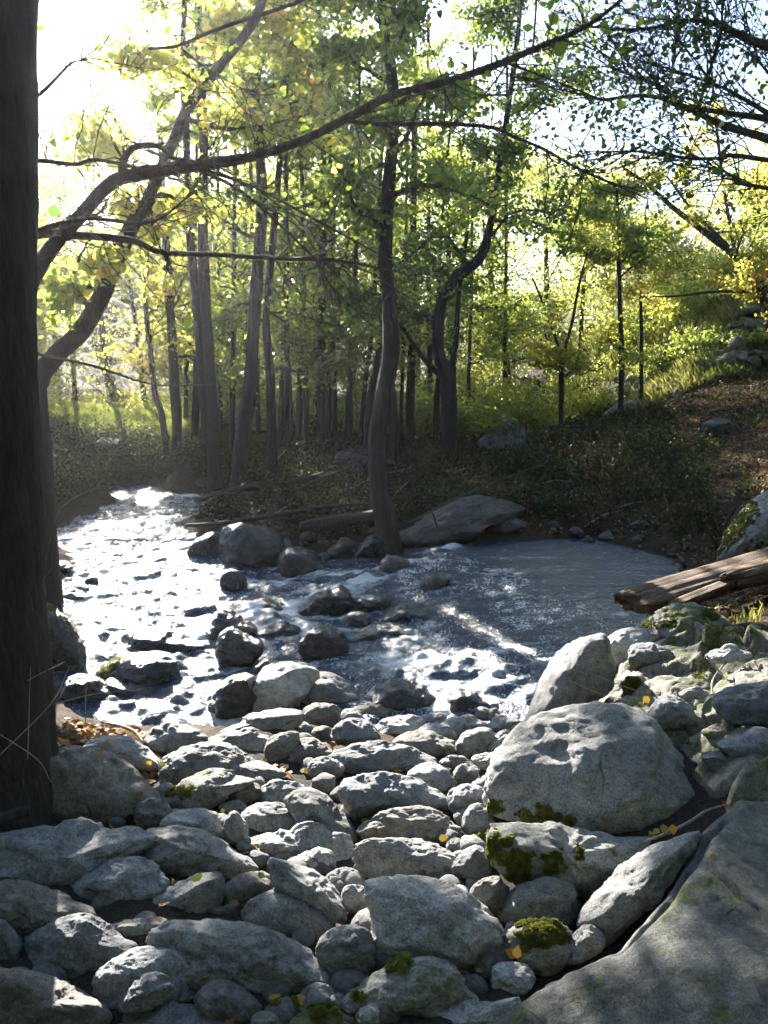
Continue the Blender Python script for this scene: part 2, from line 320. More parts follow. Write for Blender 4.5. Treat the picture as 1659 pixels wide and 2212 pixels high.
HAZE = 0.00045
ROCKDATA = '''
# crop|label|material|options|points
7|big dark brown boulder at the foot of the thick left trunk|brown|boulder|95,130 150,70 230,30 400,25 520,70 600,130 690,235 640,270 590,310 590,350 400,370 150,360 100,250
7|broad pale boulder with a domed top in the centre left of the bar|grey|boulder|700,80 740,40 870,0 980,0 1060,50 1180,90 1245,140 1130,170 1000,190 900,180 800,200 715,200
7|lumpy grey stone with a moss spot under the domed boulder|moss||690,225 760,185 860,130 930,105 1050,140 1120,170 1060,190 990,220 960,250 880,285 760,290 700,260
7|small dark round stone between brown boulder and white topped stone|grey||585,290 620,245 690,235 745,290 720,340 680,365 640,380 590,350
7|flat dark slab with a bright strip of sun at the left edge|blue|slab|-60,395 0,385 180,370 500,352 600,358 640,390 640,470 560,500 450,520 300,620 290,650 100,630 -60,610
7|brightest white topped stone behind the wrinkled grey stone|light||690,350 740,300 810,285 920,290 960,340 970,420 860,440 700,430
7|large wrinkled grey stone in front of the white topped stone|grey|boulder|635,380 690,362 850,370 920,400 1000,450 1080,490 1105,545 1060,580 940,600 850,570 740,560 650,510 640,440
7|narrow upright wedge stone beside the white topped stone|grey||970,330 1010,288 1040,310 1075,390 1030,445 980,430
7|squarish grey stone right of the upright wedge stone|grey||1040,310 1080,270 1150,255 1250,270 1290,340 1280,380 1100,390 1050,360
7|pitted grey stone sloping down right above the long flat stone|grey||1225,250 1300,195 1380,205 1450,270 1530,360 1540,430 1440,400 1300,380 1285,330
7|long flat pale stone shaped like a loaf|light||1035,430 1070,400 1200,380 1460,375 1510,410 1510,510 1400,505 1250,490 1100,490 1040,470
7|small white angular stone propped in front of the loaf shaped stone|light||1230,505 1320,470 1420,450 1450,520 1430,560 1330,560 1290,530
7|long grooved stone running down from the small white angular stone|grey||1165,500 1200,498 1300,530 1400,580 1480,680 1500,750 1450,800 1400,790 1310,690 1230,650 1180,620
7|dark bluish wedge stone in front of the sunlit strip slab|blue|boulder|290,650 310,590 420,530 560,490 640,500 700,560 730,620 640,700 480,725 400,710
7|grey stone with a straight slanting top beside the bluish wedge|grey||640,690 660,660 780,600 900,555 945,560 965,620 950,700 880,765 760,765 650,740
7|squat rough stone in front of the long grooved stone|brown||960,630 1000,590 1080,555 1160,560 1180,630 1100,690 1060,740 980,715
7|smooth dark rounded stone at the lower centre of the bar|grey|boulder|1050,750 1070,690 1140,650 1230,632 1320,660 1400,730 1425,800 1380,870 1300,860 1180,830 1090,800
7|low dark shaded stone at the left edge under the slab|brown|boulder|-60,620 0,600 60,590 180,620 320,670 430,740 330,760 220,800 130,860 60,870 40,800 -60,790
7|bluish stone with a pale sunny crest at lower left|blue|boulder|110,850 140,820 220,780 330,740 400,745 490,810 600,880 520,930 430,990 330,1020 200,990 130,950
7|small round grey stone above the pale crested bluish stone|grey||480,710 500,675 550,660 620,680 630,740 560,760 500,750
7|dark ribbed stone wedged left of the largest low stone|brown||490,780 600,755 690,750 720,760 690,850 600,890 530,840
7|largest long low grey stone at the bottom centre left|grey|boulder|650,880 700,790 780,760 880,765 1000,775 1130,800 1260,850 1350,900 1440,980 1480,1060 1420,1090 1320,1100 1230,1130 1150,1120 1080,1090 960,1060 860,1070 780,980
7|dark round stone with a pitted face left of the pale cracked boulder|grey||1370,880 1420,810 1520,785 1590,810 1620,880 1610,970 1560,1010 1480,1030 1390,960
7|half hidden stone cut by the left edge beside the pale crested one|blue||-50,770 0,760 40,780 90,880 95,970 40,985 -50,970
7|bluish knobbly stone under the pale crested stone|blue|boulder|410,1040 430,980 520,920 620,880 760,900 820,960 860,1060 830,1120 740,1120 560,1160 480,1170 420,1090
7|small wedge of stone lying on the bluish knobbly stone|blue|up=0.05|510,1160 540,1080 580,1030 660,985 730,1010 750,1080 690,1120 600,1160
7|large dark shaded boulder in the bottom left corner|brown|boulder|-60,960 80,980 220,1010 340,1060 430,1110 480,1170 420,1240 300,1290 0,1300 -60,1290
7|round topped grey stone at the bottom, left of the mossy pair|grey||840,1110 880,1050 950,1020 1020,1040 1080,1080 1130,1140 1100,1200 980,1220 880,1170
7|flat bluish stone along the very bottom edge|blue||380,1230 480,1180 620,1140 800,1120 960,1160 985,1240 700,1290 400,1290
7|small bright stone lying at the tip of the largest low stone|light||1310,1075 1340,1040 1400,1035 1450,1070 1440,1120 1350,1130
7|small grey stone with a moss streak at the bottom edge|vmoss||1150,1130 1230,1105 1330,1130 1330,1180 1240,1220 1150,1190
7|greenish flat stone with moss at the bottom centre|vmoss||1330,1150 1430,1130 1500,1190 1510,1240 1400,1280 1260,1260 1250,1200
7|small stone at the bottom edge left of the mossy flat stone|grey||1095,1165 1180,1160 1220,1210 1220,1260 1090,1260
7|pale rough stone at the bottom edge below the mossy dark boulder|light||1530,1200 1560,1140 1620,1120 1690,1150 1700,1240 1530,1260
7|small squarish stone above the dark pitted round stone|light||1480,620 1560,612 1590,640 1600,720 1540,745 1490,710
7|small rough stone tucked against the pale cracked boulder|grey||1530,750 1590,730 1620,780 1620,840 1540,800
7|small whitish stone with two lobes above the squarish stone|light||1400,580 1460,540 1520,537 1560,560 1555,605 1470,625
7|small round grey stone under the bluish flat boulder|grey||1330,90 1370,60 1430,60 1490,100 1470,140 1400,165 1340,140
7|small reddish stone wedged below the domed pale boulder|brown||985,195 1060,165 1125,180 1115,240 1000,260
7|tiny grey stone right under the reddish stone|grey||935,275 1000,245 1060,255 1065,295 1000,305
7|mid grey stone between reddish stone and pitted sloping stone|blue||1110,245 1130,180 1250,160 1330,190 1240,250 1180,270
7|low stone with fallen leaves above the brown boulder, near shore|grey||355,30 400,-20 500,-35 600,-5 680,60 690,110 600,115 500,90 400,60
7|dark muddy stone lying before the smooth rounded stone|brown||890,745 940,700 1060,720 1060,775 930,780
7|low blue grey stone between round stone and ribbed stone|blue||420,750 520,730 590,750 510,795 450,790
7|small dark wedge stone behind the small white angular stone|brown||1170,490 1210,462 1280,480 1300,505 1220,515
7|small pebble like stone at the left foot of the wrinkled stone|grey||670,520 690,500 730,530 740,570 700,565
8|angular grey stone with a flat top left of the mossy ledge, mid bar|grey|boulder|-120,520 -115,440 -60,405 0,410 80,412 200,425 280,460 312,500 300,560 240,590 40,590 -90,585
8|smooth flat stone carrying a bright green leaf|blue|boulder|-190,210 -160,150 -60,130 60,135 180,170 260,220 275,260 230,290 130,290 0,300 -100,335 -140,300
8|broad flat topped brownish stone under the green leaf stone|brown|boulder|-110,360 0,290 100,278 180,272 260,310 360,390 350,425 220,440 140,425 0,425 -90,410
8|long pale cracked boulder running down the centre of the bar|light|boulder|-75,640 -40,585 60,580 230,595 330,640 420,700 510,800 505,850 470,900 460,960 400,1040 320,1040 200,980 60,960 -20,900 -40,760
8|dark mossy edged boulder in front of the pale cracked boulder|moss|boulder|-180,1150 -170,1090 -60,1010 0,975 150,925 230,930 300,970 350,1050 410,1120 300,1170 130,1220 -140,1230
8|egg shaped grey stone with one crack left of the mossy ledge|blue||295,550 310,500 385,440 430,455 470,530 465,590 400,610 370,620 320,590
8|dark rounded stone under the egg shaped stone|brown||370,650 400,600 470,575 510,580 520,700 500,770 430,710
8|small smooth pebble stone beside the egg shaped stone|grey||265,445 290,410 335,412 340,450 300,475
8|small dark moss capped stone beside the big ledge|vmoss||335,440 360,400 450,400 455,440 430,470 350,475
8|two lobed rough stone against the left side of the big domed boulder|grey||335,350 370,270 420,258 460,290 475,390 440,408 370,390
8|dark blue stone left of the big domed boulder|blue||275,225 300,190 400,178 440,210 430,260 340,315 290,290
8|small bluish stone touching the big domed boulder|blue||370,185 400,150 490,145 495,180 440,215
8|small knobbly stone above the dark blue stone|grey||300,120 340,85 400,95 410,130 340,185 310,155
8|round shouldered blue stone right of the green leaf stone|blue||95,140 160,85 240,90 300,150 320,190 270,215 170,170
8|pale smooth stone behind the big domed boulder's left edge|light||370,60 440,40 530,50 520,100 430,115
8|thin flat grey stone with a striped side above the knobbly stone|grey||235,85 260,60 310,48 370,70 390,92 300,105
8|huge domed granite boulder, its shaded face towards the camera|light|boulder|467,180 491,66 561,-34 640,-94 800,-144 1020,-154 1131,-114 1201,-14 1301,86 1421,206 1461,266 1341,366 1221,406 1061,426 841,366 641,346 511,326 467,266
8|mossy rock ledge under the huge domed boulder|moss|boulder|465,380 511,336 641,346 841,376 1101,416 1161,406 1081,486 1001,586 881,656 741,626 601,606 521,566 471,486
8|pale block shaped stone under the mossy ledge|moss||515,710 540,650 600,605 800,595 820,640 825,740 800,800 700,795 600,770 520,780
8|round stone capped with a bright green moss cushion|moss|cap|520,870 540,805 640,775 740,775 815,820 805,900 760,975 680,1005 620,960 560,910
8|tiny white stone beside the moss capped stone|light||515,800 580,755 605,770 570,810 520,825
8|egg shaped pale stone leaning on the huge cracked rock|light||790,935 800,870 850,790 900,785 940,820 960,865 900,920 800,955
8|small round pale stone below the moss capped stone|light||465,1005 480,955 560,945 620,960 655,1020 600,1085 530,1105 480,1070
8|sloping slab on the upper side of the long crack|light|boulder|840,770 860,700 960,600 1080,490 1200,420 1320,385 1370,400 1320,500 1230,610 1090,750 980,870 930,850 880,800
8|sunlit pale stone tip at the bottom left of the huge cracked rock|light||130,1225 300,1130 450,1115 590,1090 570,1160 500,1270 130,1280
8|small brown cobble in the bottom right corner|brown|near|1640,1240 1650,1100 1700,1060 1760,1080 1770,1240
6|smooth leaning boulder with a wet top at the pool outlet|grey|boulder|600,1070 650,940 700,830 760,740 850,690 950,670 975,760 985,900 900,960 830,1000 700,1060 620,1080
6|upright pale boulder between leaning boulder and rocky bank|light||950,710 1000,660 1080,640 1145,650 1150,760 1080,850 1000,860 960,790
6|mossy white streaked boulder at the right edge above the log|moss|boulder|1440,350 1460,260 1520,170 1620,70 1760,30 1800,330 1600,340 1480,350
6|crusty ledge of tan rock with moss pads just under the log|bank|boulder|1080,680 1130,620 1190,565 1260,535 1420,570 1500,620 1450,700 1300,730 1180,720 1110,700
6|crumbly earthy rock with hanging moss left of the orange leaves|bank||1030,900 1060,840 1150,835 1230,860 1220,930 1140,970 1060,970
6|flaking tan rock between weathered lump and folded light rock|bank||1240,900 1300,870 1400,875 1440,930 1420,1000 1340,980 1260,950
6|bluish block set in the rocky bank beside the pale upright boulder|blue|up=0.1|1060,780 1065,720 1110,705 1200,720 1250,750 1235,820 1140,835 1070,830
6|broad light rock with folded layers at the right edge of the bank|blue|up=0.12|1420,960 1450,910 1560,885 1700,890 1760,960 1760,1060 1600,1055 1470,1040
6|rounded triangular stone next to the orange leaves|grey|up=0.1|1140,1010 1180,950 1220,928 1290,950 1350,1020 1340,1060 1250,1070 1160,1050
6|flat stone near the top of the rocky bank|light|up=0.15|1390,755 1430,730 1560,735 1600,760 1500,785 1400,780
6|small whitish flat stone above the triangular stone|light|up=0.12|1265,925 1320,898 1390,905 1405,935 1330,945
6|long low slab at the lower right of the rocky bank|blue|up=0.1|1435,1135 1520,1105 1700,1085 1720,1180 1600,1210 1480,1190
6|sunlit brown slab below the folded rock|bank|up=0.08|1370,1085 1430,1055 1560,1070 1580,1100 1480,1120 1390,1110
8|slanting grey stone behind the huge domed boulder|grey|up=0.05|1370,60 1390,28 1500,50 1610,120 1560,150 1480,145 1410,110
8|small round stone in the dark gap right of the domed boulder|brown|up=0.02|1415,180 1425,150 1470,138 1530,170 1520,210 1450,215
8|low brown stone at the right edge above the huge cracked rock|bank|up=0.05|1510,195 1560,150 1620,145 1720,170 1700,215 1560,210
6|weathered pale stone at the shore below the dark ledge|light||-40,1060 60,1020 180,1030 160,1080 40,1135 -20,1120
6|low flat shore stone, second row from the water|grey||140,1030 200,1008 290,1030 250,1065 170,1060
6|oblong shore stone with a pale top near the fast water|light||230,1060 300,1030 430,1035 445,1070 400,1090 330,1115 260,1095
6|flat shore stone nearest the rushing water|grey||350,1005 480,992 560,1000 555,1035 430,1045 350,1030
6|light shore stone touching the leaning boulder|light||440,1050 560,1020 600,1060 560,1085 470,1100
6|dark edged rounded stone below the oblong shore stone|grey||310,1130 400,1070 470,1080 468,1140 400,1195 330,1200
6|pale wedge perched above the holed stone|light||155,1070 220,1048 310,1090 308,1135 230,1120 150,1100
6|rough stone full of holes in the middle of the bar|brown||40,1120 150,1080 250,1110 310,1130 335,1180 300,1210 150,1200 60,1160
6|bright smooth stone left of the huge domed boulder's top|light||445,1165 470,1110 560,1075 610,1080 560,1150 520,1180 460,1185
6|glistening wet rock at the waterline, centre right|wet||275,990 290,910 340,900 440,950 480,985 350,1005 290,1020
6|dark rounded ledge with water curling over it|wet|boulder|-60,940 0,870 120,870 220,920 270,970 250,1010 100,1020 0,1000
5|block of pale rock with a flat sunny top at the waterline|light|boulder|1060,1030 1130,830 1160,805 1330,810 1380,840 1340,900 1290,960 1190,1000 1100,1040
5|round shouldered pale boulder beside the flat topped block|grey||1275,910 1330,850 1400,830 1480,860 1550,920 1575,965 1470,985 1380,985 1300,995
5|small square stone in front of the flat topped block|brown||1180,965 1190,925 1280,922 1300,985 1190,1000
5|rounded stone below the round shouldered boulder|brown||1305,1025 1320,980 1400,965 1470,985 1450,1060 1380,1080 1310,1065
5|smooth pale pebble stone beside the wet ledge|light||1580,935 1620,900 1680,905 1700,950 1660,975 1590,975
5|long smooth pale stone sloping down to the glittering water|grey|boulder|930,1095 1020,1050 1150,1000 1260,990 1310,1010 1300,1060 1200,1110 1090,1115 950,1110
5|oval smooth grey stone in the back row|blue||1430,1110 1460,1050 1560,1030 1620,1070 1645,1130 1580,1165 1480,1160
5|little stone leaning on the oval smooth stone|grey||1470,1015 1500,985 1570,1010 1595,1040 1480,1050
5|rough tan stone above the oval smooth stone|bank||1530,985 1600,965 1700,970 1710,1020 1640,1040 1570,1030
5|grey stone at the waterline left of the long smooth stone|grey||620,1120 670,1065 800,1060 880,1090 895,1140 760,1175 680,1185
5|low grey stone joining the long smooth stone to the bar|grey||880,1125 1000,1085 1160,1100 1160,1160 1120,1190 1000,1165 900,1150
5|squarish stone standing behind the small round stone|grey||1150,1220 1152,1130 1210,1095 1300,1090 1260,1180 1240,1230
5|dark cleft stone with brown leaves before it|brown||1250,1240 1262,1150 1320,1110 1400,1140 1450,1190 1380,1240
5|small knob of stone right of the long smooth stone|grey||1230,1085 1270,1050 1350,1060 1345,1105 1290,1115
5|small brown stone between the knob and the oval stone|brown||1340,1090 1400,1060 1440,1085 1460,1140 1380,1125
7|wide bluish flat boulder behind the green leaf stone|blue|boulder|1420,60 1470,20 1600,-10 1700,0 1800,20 1870,60 1890,100 1800,130 1650,140 1520,130 1460,100
5|angular dark rock at the left of the big midstream block|wet||805,315 860,250 960,225 975,260 965,350 880,350 830,335
5|big square shouldered dark rock at the island's tip|wet|boulder|955,330 960,240 980,200 1100,200 1200,240 1225,290 1215,380 1100,400 1000,400
5|dark rock with a mossy left edge beside the white cascade|wet||1205,410 1215,320 1260,290 1330,300 1400,350 1430,385 1360,415 1280,430
5|small wet rock at the foot of the big square shouldered rock|wet||950,470 970,390 1050,400 1065,480 1000,490
5|black rounded rock with a notched top in the rapids|wet||1285,575 1310,540 1420,470 1470,455 1510,490 1528,550 1490,615 1400,620 1320,600
5|smaller black rock right of the notched one|wet||1530,565 1540,510 1600,495 1660,500 1692,540 1665,590 1560,600
5|small dark rock washed by foam between the two black rocks|wet||1470,640 1500,580 1560,570 1610,600 1570,645 1500,665
5|round black boulder in the middle of the rapids|wet||1295,745 1305,685 1380,635 1440,640 1500,680 1502,745 1440,795 1340,795
5|pointed dark rock standing like a tooth in the stream|wet||872,700 930,600 955,553 1040,590 1110,640 1095,680 1010,690 920,720
5|jagged dark rock in front of the pointed rock|wet||930,720 985,635 1060,670 1145,710 1080,805 1000,825 940,780
5|long dark rock with a slanting top left of the pointed rock|wet||545,760 590,650 640,635 780,660 870,705 885,725 780,745 700,770 560,775
5|dark boulder with a sunlit wet top and mossy left shoulder|wet|boulder|400,860 480,780 620,750 720,745 760,790 770,880 650,905 600,910 500,920 420,910
5|small dark stone below the sunlit wet boulder|wet||450,900 480,850 560,870 690,905 700,955 600,965 480,940
5|dark boulder close to the trunk at the near left shore|wet||245,985 280,900 300,850 400,845 480,900 505,965 380,995
5|glistening blue black boulder against the flat topped block|wet|boulder|895,1020 940,900 1000,850 1080,840 1112,880 1085,1000 980,1055 920,1045
5|small dark spike of rock above the blue black boulder|wet||1085,850 1120,790 1160,770 1155,825 1110,870
5|tall dark boulder with a moss cap right beside the thick trunk|wet|boulder|165,580 200,530 260,570 330,660 372,770 360,850 200,860 160,720
5|small pyramid rock in the bright left stream|wet||355,465 400,410 430,440 438,470 370,472
5|low dark flat rock in the left stream|wet||232,520 270,480 350,475 392,512 300,530
5|low dark rock at the left margin of the stream|wet||185,400 250,345 325,378 260,402
5|rock just breaking the surface right of the pointed rock|wet||1100,680 1150,628 1280,625 1305,665 1250,705 1130,700
5|half drowned stones in foam left of the notched black rock|wet||1060,570 1100,520 1180,515 1250,550 1200,600 1100,600
5|flat rock shelf washed by water right of the round black boulder|wet||1500,690 1570,640 1680,620 1800,650 1800,690 1650,720 1540,720
5|small dark rock on the far left shore under the bramble|wet||140,330 200,310 240,340 200,370 140,370
6|low dark rock in the cascade where the pool spills over|wet||150,460 180,420 240,400 290,420 260,470 190,490
6|wet brown rock under thin water near the cascade|wet||-10,620 40,550 140,545 210,590 190,630 60,640
6|dark rock between the cascade and the centre tree's roots|wet||-20,400 0,335 60,330 120,360 110,420 40,430
6|long pale boulder ridge on the far bank beside the centre tree|dark|boulder|30,260 110,190 230,130 330,80 450,75 540,90 600,120 590,170 460,200 380,250 280,285 130,300 60,300
6|rounded pale boulder at the right end of the far ridge|dark||430,215 460,155 560,160 625,190 580,220 470,235
6|small angular stone lying on the far bank above the ridge|dark||595,110 620,75 680,80 700,110 640,130
6|flat stone at the far edge of the pool|dark||920,250 950,225 1010,225 1040,245 980,255
6|small stone far bank, right of the flat pool stone|dark||1060,195 1100,175 1150,190 1140,215 1080,215
5|dark rounded rock below the root of the centre tree|wet||1530,330 1560,270 1640,230 1700,260 1690,330 1600,345
5|row of pale pebbly stones at the back of the cascade|dark||1290,260 1310,225 1370,230 1390,265 1330,275
5|flat dark stone at the base of the drift logs|dark||1400,320 1440,280 1530,260 1560,290 1480,325
3|dark humped boulder on the grassy left bank|dark||380,850 400,805 470,790 550,800 590,840 560,870 440,870
3|small pale rock at the stream's far bend|dark||845,975 870,955 905,960 900,1000 860,1005
3|dark rocks heaped under the thin trunks on the island|dark||1440,880 1490,835 1550,840 1600,890 1590,950 1470,950
4|mossy pointed boulder on the far right bank|moss||400,810 450,760 500,725 545,700 600,730 600,830 560,860 460,850
4|small round stone beside the mossy pointed boulder|dark||550,830 570,800 610,805 620,840 580,860
4|long flat mossy boulder under the two slim trees|moss||940,690 980,655 1040,630 1120,630 1140,660 1100,700 1000,705
4|dark mossy hump behind the pointed boulder|moss||590,700 620,670 700,652 760,670 770,710 680,720
4|half buried pale rock in the shaded undergrowth by the path|dark||1370,750 1390,715 1480,705 1530,740 1500,775 1400,775
'''

# ------------------------------------------------------------ ground, hills, water (structure)
def axis_pts(segs):
    out = []
    for a, b, st in segs: out += list(np.arange(a, b, st))
    return np.array(out + [segs[-1][1]])
def grid_mesh(name, xs, ys, hf, mat, attrs=None):
    X, Y = np.meshgrid(xs, ys); Z = hf(X, Y); V = np.stack([X, Y, Z], -1).reshape(-1, 3); nx, ny = len(xs), len(ys)
    i = (np.arange(ny - 1)[:, None] * nx + np.arange(nx - 1)[None]).ravel()
    Q = np.stack([i, i + 1, i + nx + 1, i + nx], -1)
    at_ = {k: ('POINT', f(X, Y, Z).ravel()) for k, f in (attrs or {}).items()}
    return mesh_np(name, V, Q.ravel(), 4, mat, smooth=True, attrs=at_), V
def inpoly(px, py, poly):
    px = np.asarray(px, float); py = np.asarray(py, float); ins = np.zeros(px.shape, bool); n = len(poly)
    for i in range(n):
        x1, y1 = poly[i]; x2, y2 = poly[(i + 1) % n]
        c = ((y1 > py) != (y2 > py)) & (px < (x2 - x1) * (py - y1) / ((y2 - y1) if y2 != y1 else 1e-9) + x1); ins ^= c
    return ins
def gpoly(pts, z):      # a ground polygon, metres
    return [tuple(onplane(x, y, z)[:2]) for x, y in pts]
def pdist(X, Y, pts):
    d = np.full(np.shape(X), 1e9)
    for (x1, y1), (x2, y2) in zip(pts[:-1], pts[1:]):
        vx, vy = x2 - x1, y2 - y1; t = np.clip(((X - x1) * vx + (Y - y1) * vy) / (vx * vx + vy * vy + 1e-9), 0, 1)
        d = np.minimum(d, np.hypot(X - x1 - t * vx, Y - y1 - t * vy))
    return d

def ground_mat():
    m, t, out = mat_new('ground_soil'); L = t.links; tc = nd(t, 'ShaderNodeTexCoord'); v = tc.outputs['Object']
    n1 = noise(t, v, 1.3, 6, .65); n2 = noise(t, v, 28, 6, .75); n3 = noise(t, v, 90, 4, .8)
    soil = ramp(t, n2.outputs[0], [(.3, (.022, .016, .011)), (.5, (.06, .043, .028)), (.7, (.13, .09, .055))]).outputs[0]
    grav = ramp(t, n3.outputs[0], [(.35, (.022, .02, .018)), (.6, (.075, .07, .062))]).outputs[0]
    g = nd(t, 'ShaderNodeAttribute', attribute_name='gravel'); gr = nd(t, 'ShaderNodeAttribute', attribute_name='grassy')
    col = mix(t, g.outputs['Fac'], soil, grav)
    gc = ramp(t, n2.outputs[0], [(.3, (.02, .028, .009)), (.6, (.055, .07, .018)), (.8, (.10, .10, .035))]).outputs[0]
    gm = math_(t, 'MULTIPLY', gr.outputs['Fac'], ramp(t, n1.outputs[0], [(.38, (.2, .2, .2)), (.6, (1, 1, 1))]).outputs[0])
    col = mix(t, gm, col, gc)
    b = nd(t, 'ShaderNodeBsdfPrincipled'); b.inputs['Roughness'].default_value = .9; b.inputs['Specular IOR Level'].default_value = .08; L.new(col, b.inputs['Base Color'])
    h = math_(t, 'ADD', n2.outputs[0], math_(t, 'MULTIPLY', n3.outputs[0], .4)); L.new(bump(t, h, 1, .04), b.inputs['Normal'])
    L.new(b.outputs[0], out.inputs[0]); return m
xs = np.unique(np.concatenate([axis_pts([(-6, 8, .055)]), -axis_pts([(6, 30, .45)]), axis_pts([(8, 30, .4)]), -np.geomspace(30, 900, 26), np.geomspace(30, 900, 26)]).round(4))
ys = np.unique(np.concatenate([axis_pts([(.8, 13, .05), (13, 26, .12), (26, 60, .5)]), axis_pts([(-10, .8, .4)]), -np.geomspace(10, 300, 14), np.geomspace(60, 1200, 30)]).round(4))
bar = gpoly([(-400, 2600), (-200, 1500), (200, 1560), (560, 1500), (850, 1530), (1150, 1540), (1500, 1750), (2000, 2600)], -.1)
path = gpoly([(1900, 1300), (1500, 1100), (1480, 900), (1400, 850), (1659, 806), (2200, 850)], .7)
def g_gravel(X, Y, Z):
    wet_ = sm(.05, -.15, Z - ZW(X, Y) - .05) * (np.hypot(X, Y) < 22)
    return np.clip(inpoly(X, Y, bar) * .9 + wet_, 0, 1)
def g_grass(X, Y, Z):
    lc = np.exp(-((X + 7) ** 2 / 12 + (Y - 22) ** 2 / 20)); emb = sm(19, 22, Y) * sm(4, 7, X); farg = sm(24, 40, np.hypot(X, Y))
    return np.clip(lc + emb + farg * .6, 0, 1)
ground, _ = grid_mesh('ground', xs, ys, Hn, ground_mat(), {'gravel': g_gravel, 'grassy': g_grass}); tag(ground, kind='structure')

# far wooded mountain
def mtn(X, Y):
    P = np.stack([X * .02, Y * .02, X * 0], -1)
    return 47 * np.exp(-((X - 120) / 75) ** 2 - ((Y - 320) / 60) ** 2) + 22 * np.exp(-((X + 140) / 120) ** 2 - ((Y - 330) / 60) ** 2) + (4 * fbm(P, 4) + 1.2 * fbm(P * 9, 3)) * np.exp(-((Y - 320) / 70) ** 2) + 1
m, t, out = mat_new('far_forest'); b = nd(t, 'ShaderNodeBsdfPrincipled'); tc = nd(t, 'ShaderNodeTexCoord')
t.links.new(ramp(t, noise(t, tc.outputs['Object'], .12, 8, .8).outputs[0], [(.35, (.02, .035, .02)), (.65, (.07, .075, .035))]).outputs[0], b.inputs['Base Color']); b.inputs['Roughness'].default_value = 1; t.links.new(b.outputs[0], out.inputs[0])
o, _ = grid_mesh('mountain', np.linspace(-420, 420, 260), np.linspace(190, 460, 90), mtn, m); tag(o, kind='structure')

# water
casc = gpoly([(560, 1290), (640, 1275), (720, 1255), (800, 1245), (860, 1240), (920, 1215), (960, 1200)], -.5)
line2 = gpoly([(1120, 1480), (1060, 1440), (1010, 1420), (900, 1400)], -.5)
line3 = gpoly([(800, 1240), (870, 1300), (960, 1370), (1010, 1440), (1130, 1500)], -.5)
line4 = gpoly([(820, 1430), (900, 1480), (960, 1530)], -.6)
line5 = gpoly([(560, 1290), (480, 1330), (400, 1310), (250, 1270), (180, 1200), (250, 1110), (360, 1070)], -.66)
line6 = gpoly([(400, 1440), (440, 1500), (300, 1560)], -.66)
line7 = gpoly([(1340, 1335), (1250, 1370), (1200, 1420)], -.45)
WR = []
for line in ROCKDATA.strip().split('\n'):
    if '|wet|' in line:
        cr, label, mn, opt, pts = line.split('|'); ox, oy = {'5': (0, 1037), '6': (829.5, 1037)}[cr]; a = np.array([[float(v) for v in s_.split(',')] for s_ in pts.split()]) * .5 + [ox, oy]
        x0, x1, yb = a[:, 0].min(), a[:, 0].max(), a[:, 1].max(); c_ = onplane((x0 + x1) / 2, yb, -.6 if yb > 1240 or x0 < 850 else -.45); rd = (x1 - x0) / 2 * ((c_ - CAM) @ FW) / F; WR.append((c_[0], c_[1] + rd * .5, rd))
def collar(X, Y):
    f = 0
    for x, y, rd in WR:
        d = np.hypot(X - x, Y - y); m_ = d < rd + .5; f = np.maximum(f, np.where(m_, np.exp(-((d - rd * .95) / .09) ** 2) * (.75 + .5 * np.sin(np.arctan2(Y - y, X - x) * 2 + x * 9)), 0))
    return f
def foam0(X, Y):
    f = 1.15 * np.exp(-(pdist(X, Y, casc) / .32) ** 2) + .45 * np.exp(-(pdist(X, Y, line2) / .3) ** 2) + .42 * np.exp(-(pdist(X, Y, line3) / .6) ** 2) \
        + .8 * np.exp(-(pdist(X, Y, line4) / .16) ** 2) + .85 * np.exp(-(pdist(X, Y, line5) / 1.5) ** 2) + .8 * np.exp(-(pdist(X, Y, line6) / .45) ** 2) + .5 * np.exp(-(pdist(X, Y, line7) / .12) ** 2)  # the wide line5 term is foam plus painted white for sun glitter
    return f + .5 * collar(X, Y)
def turb(X, Y):
    s = (X - _a[0]) * _dn[0] + (Y - _a[1]) * _dn[1]
    return np.clip(1 - sm(-.6, 1.3, s), 0, 1)
def wat(X, Y):
    tb = turb(X, Y); P = np.stack([X, Y, X * 0], -1); fl = P * np.array([.9, 2.0, 1]) + .35 * np.stack([vnoise(P * 1.3), vnoise(P * 1.3 + 7), X * 0], -1); f = np.clip(foam0(X, Y), 0, 1.2)
    z = ZW(X, Y) + tb * (.032 * fbm(fl * 1.8, 2) + .012 * fbm(fl * 6.5, 3)) + .007 * (1 - tb) * fbm(P * np.array([2.5, 8, 1]), 3) + (.004 + .005 * tb) * fbm(P * 17, 3)
    z = z + .05 * np.exp(-(pdist(X, Y, casc) / .3) ** 2) * (1 + .7 * vnoise(P * 5)) + .02 * f * vnoise(P * 11) * tb
    return z + np.exp(-(pdist(X, Y, line2) / .2) ** 2) * .02 * (1 + vnoise(P * 5 + 3))
def g_foam(X, Y, Z):
    P = np.stack([X, Y, X * 0], -1); st = fbm(P * np.array([1.3, 4.2, 1]) + 5 + .4 * np.stack([vnoise(P), vnoise(P + 5), X * 0], -1), 5, .65)
    return np.clip(foam0(X, Y) * (.8 + .45 * fbm(P * np.array([1.6, .9, 1]) + 9, 3)) + st * .75 - .36, 0, 1.3)
gz = gpoly([(930, 1195), (1060, 1240), (1200, 1300), (1330, 1360), (1200, 1400), (1160, 1520), (850, 1520), (700, 1440), (600, 1300), (760, 1260), (880, 1230)], -.5)
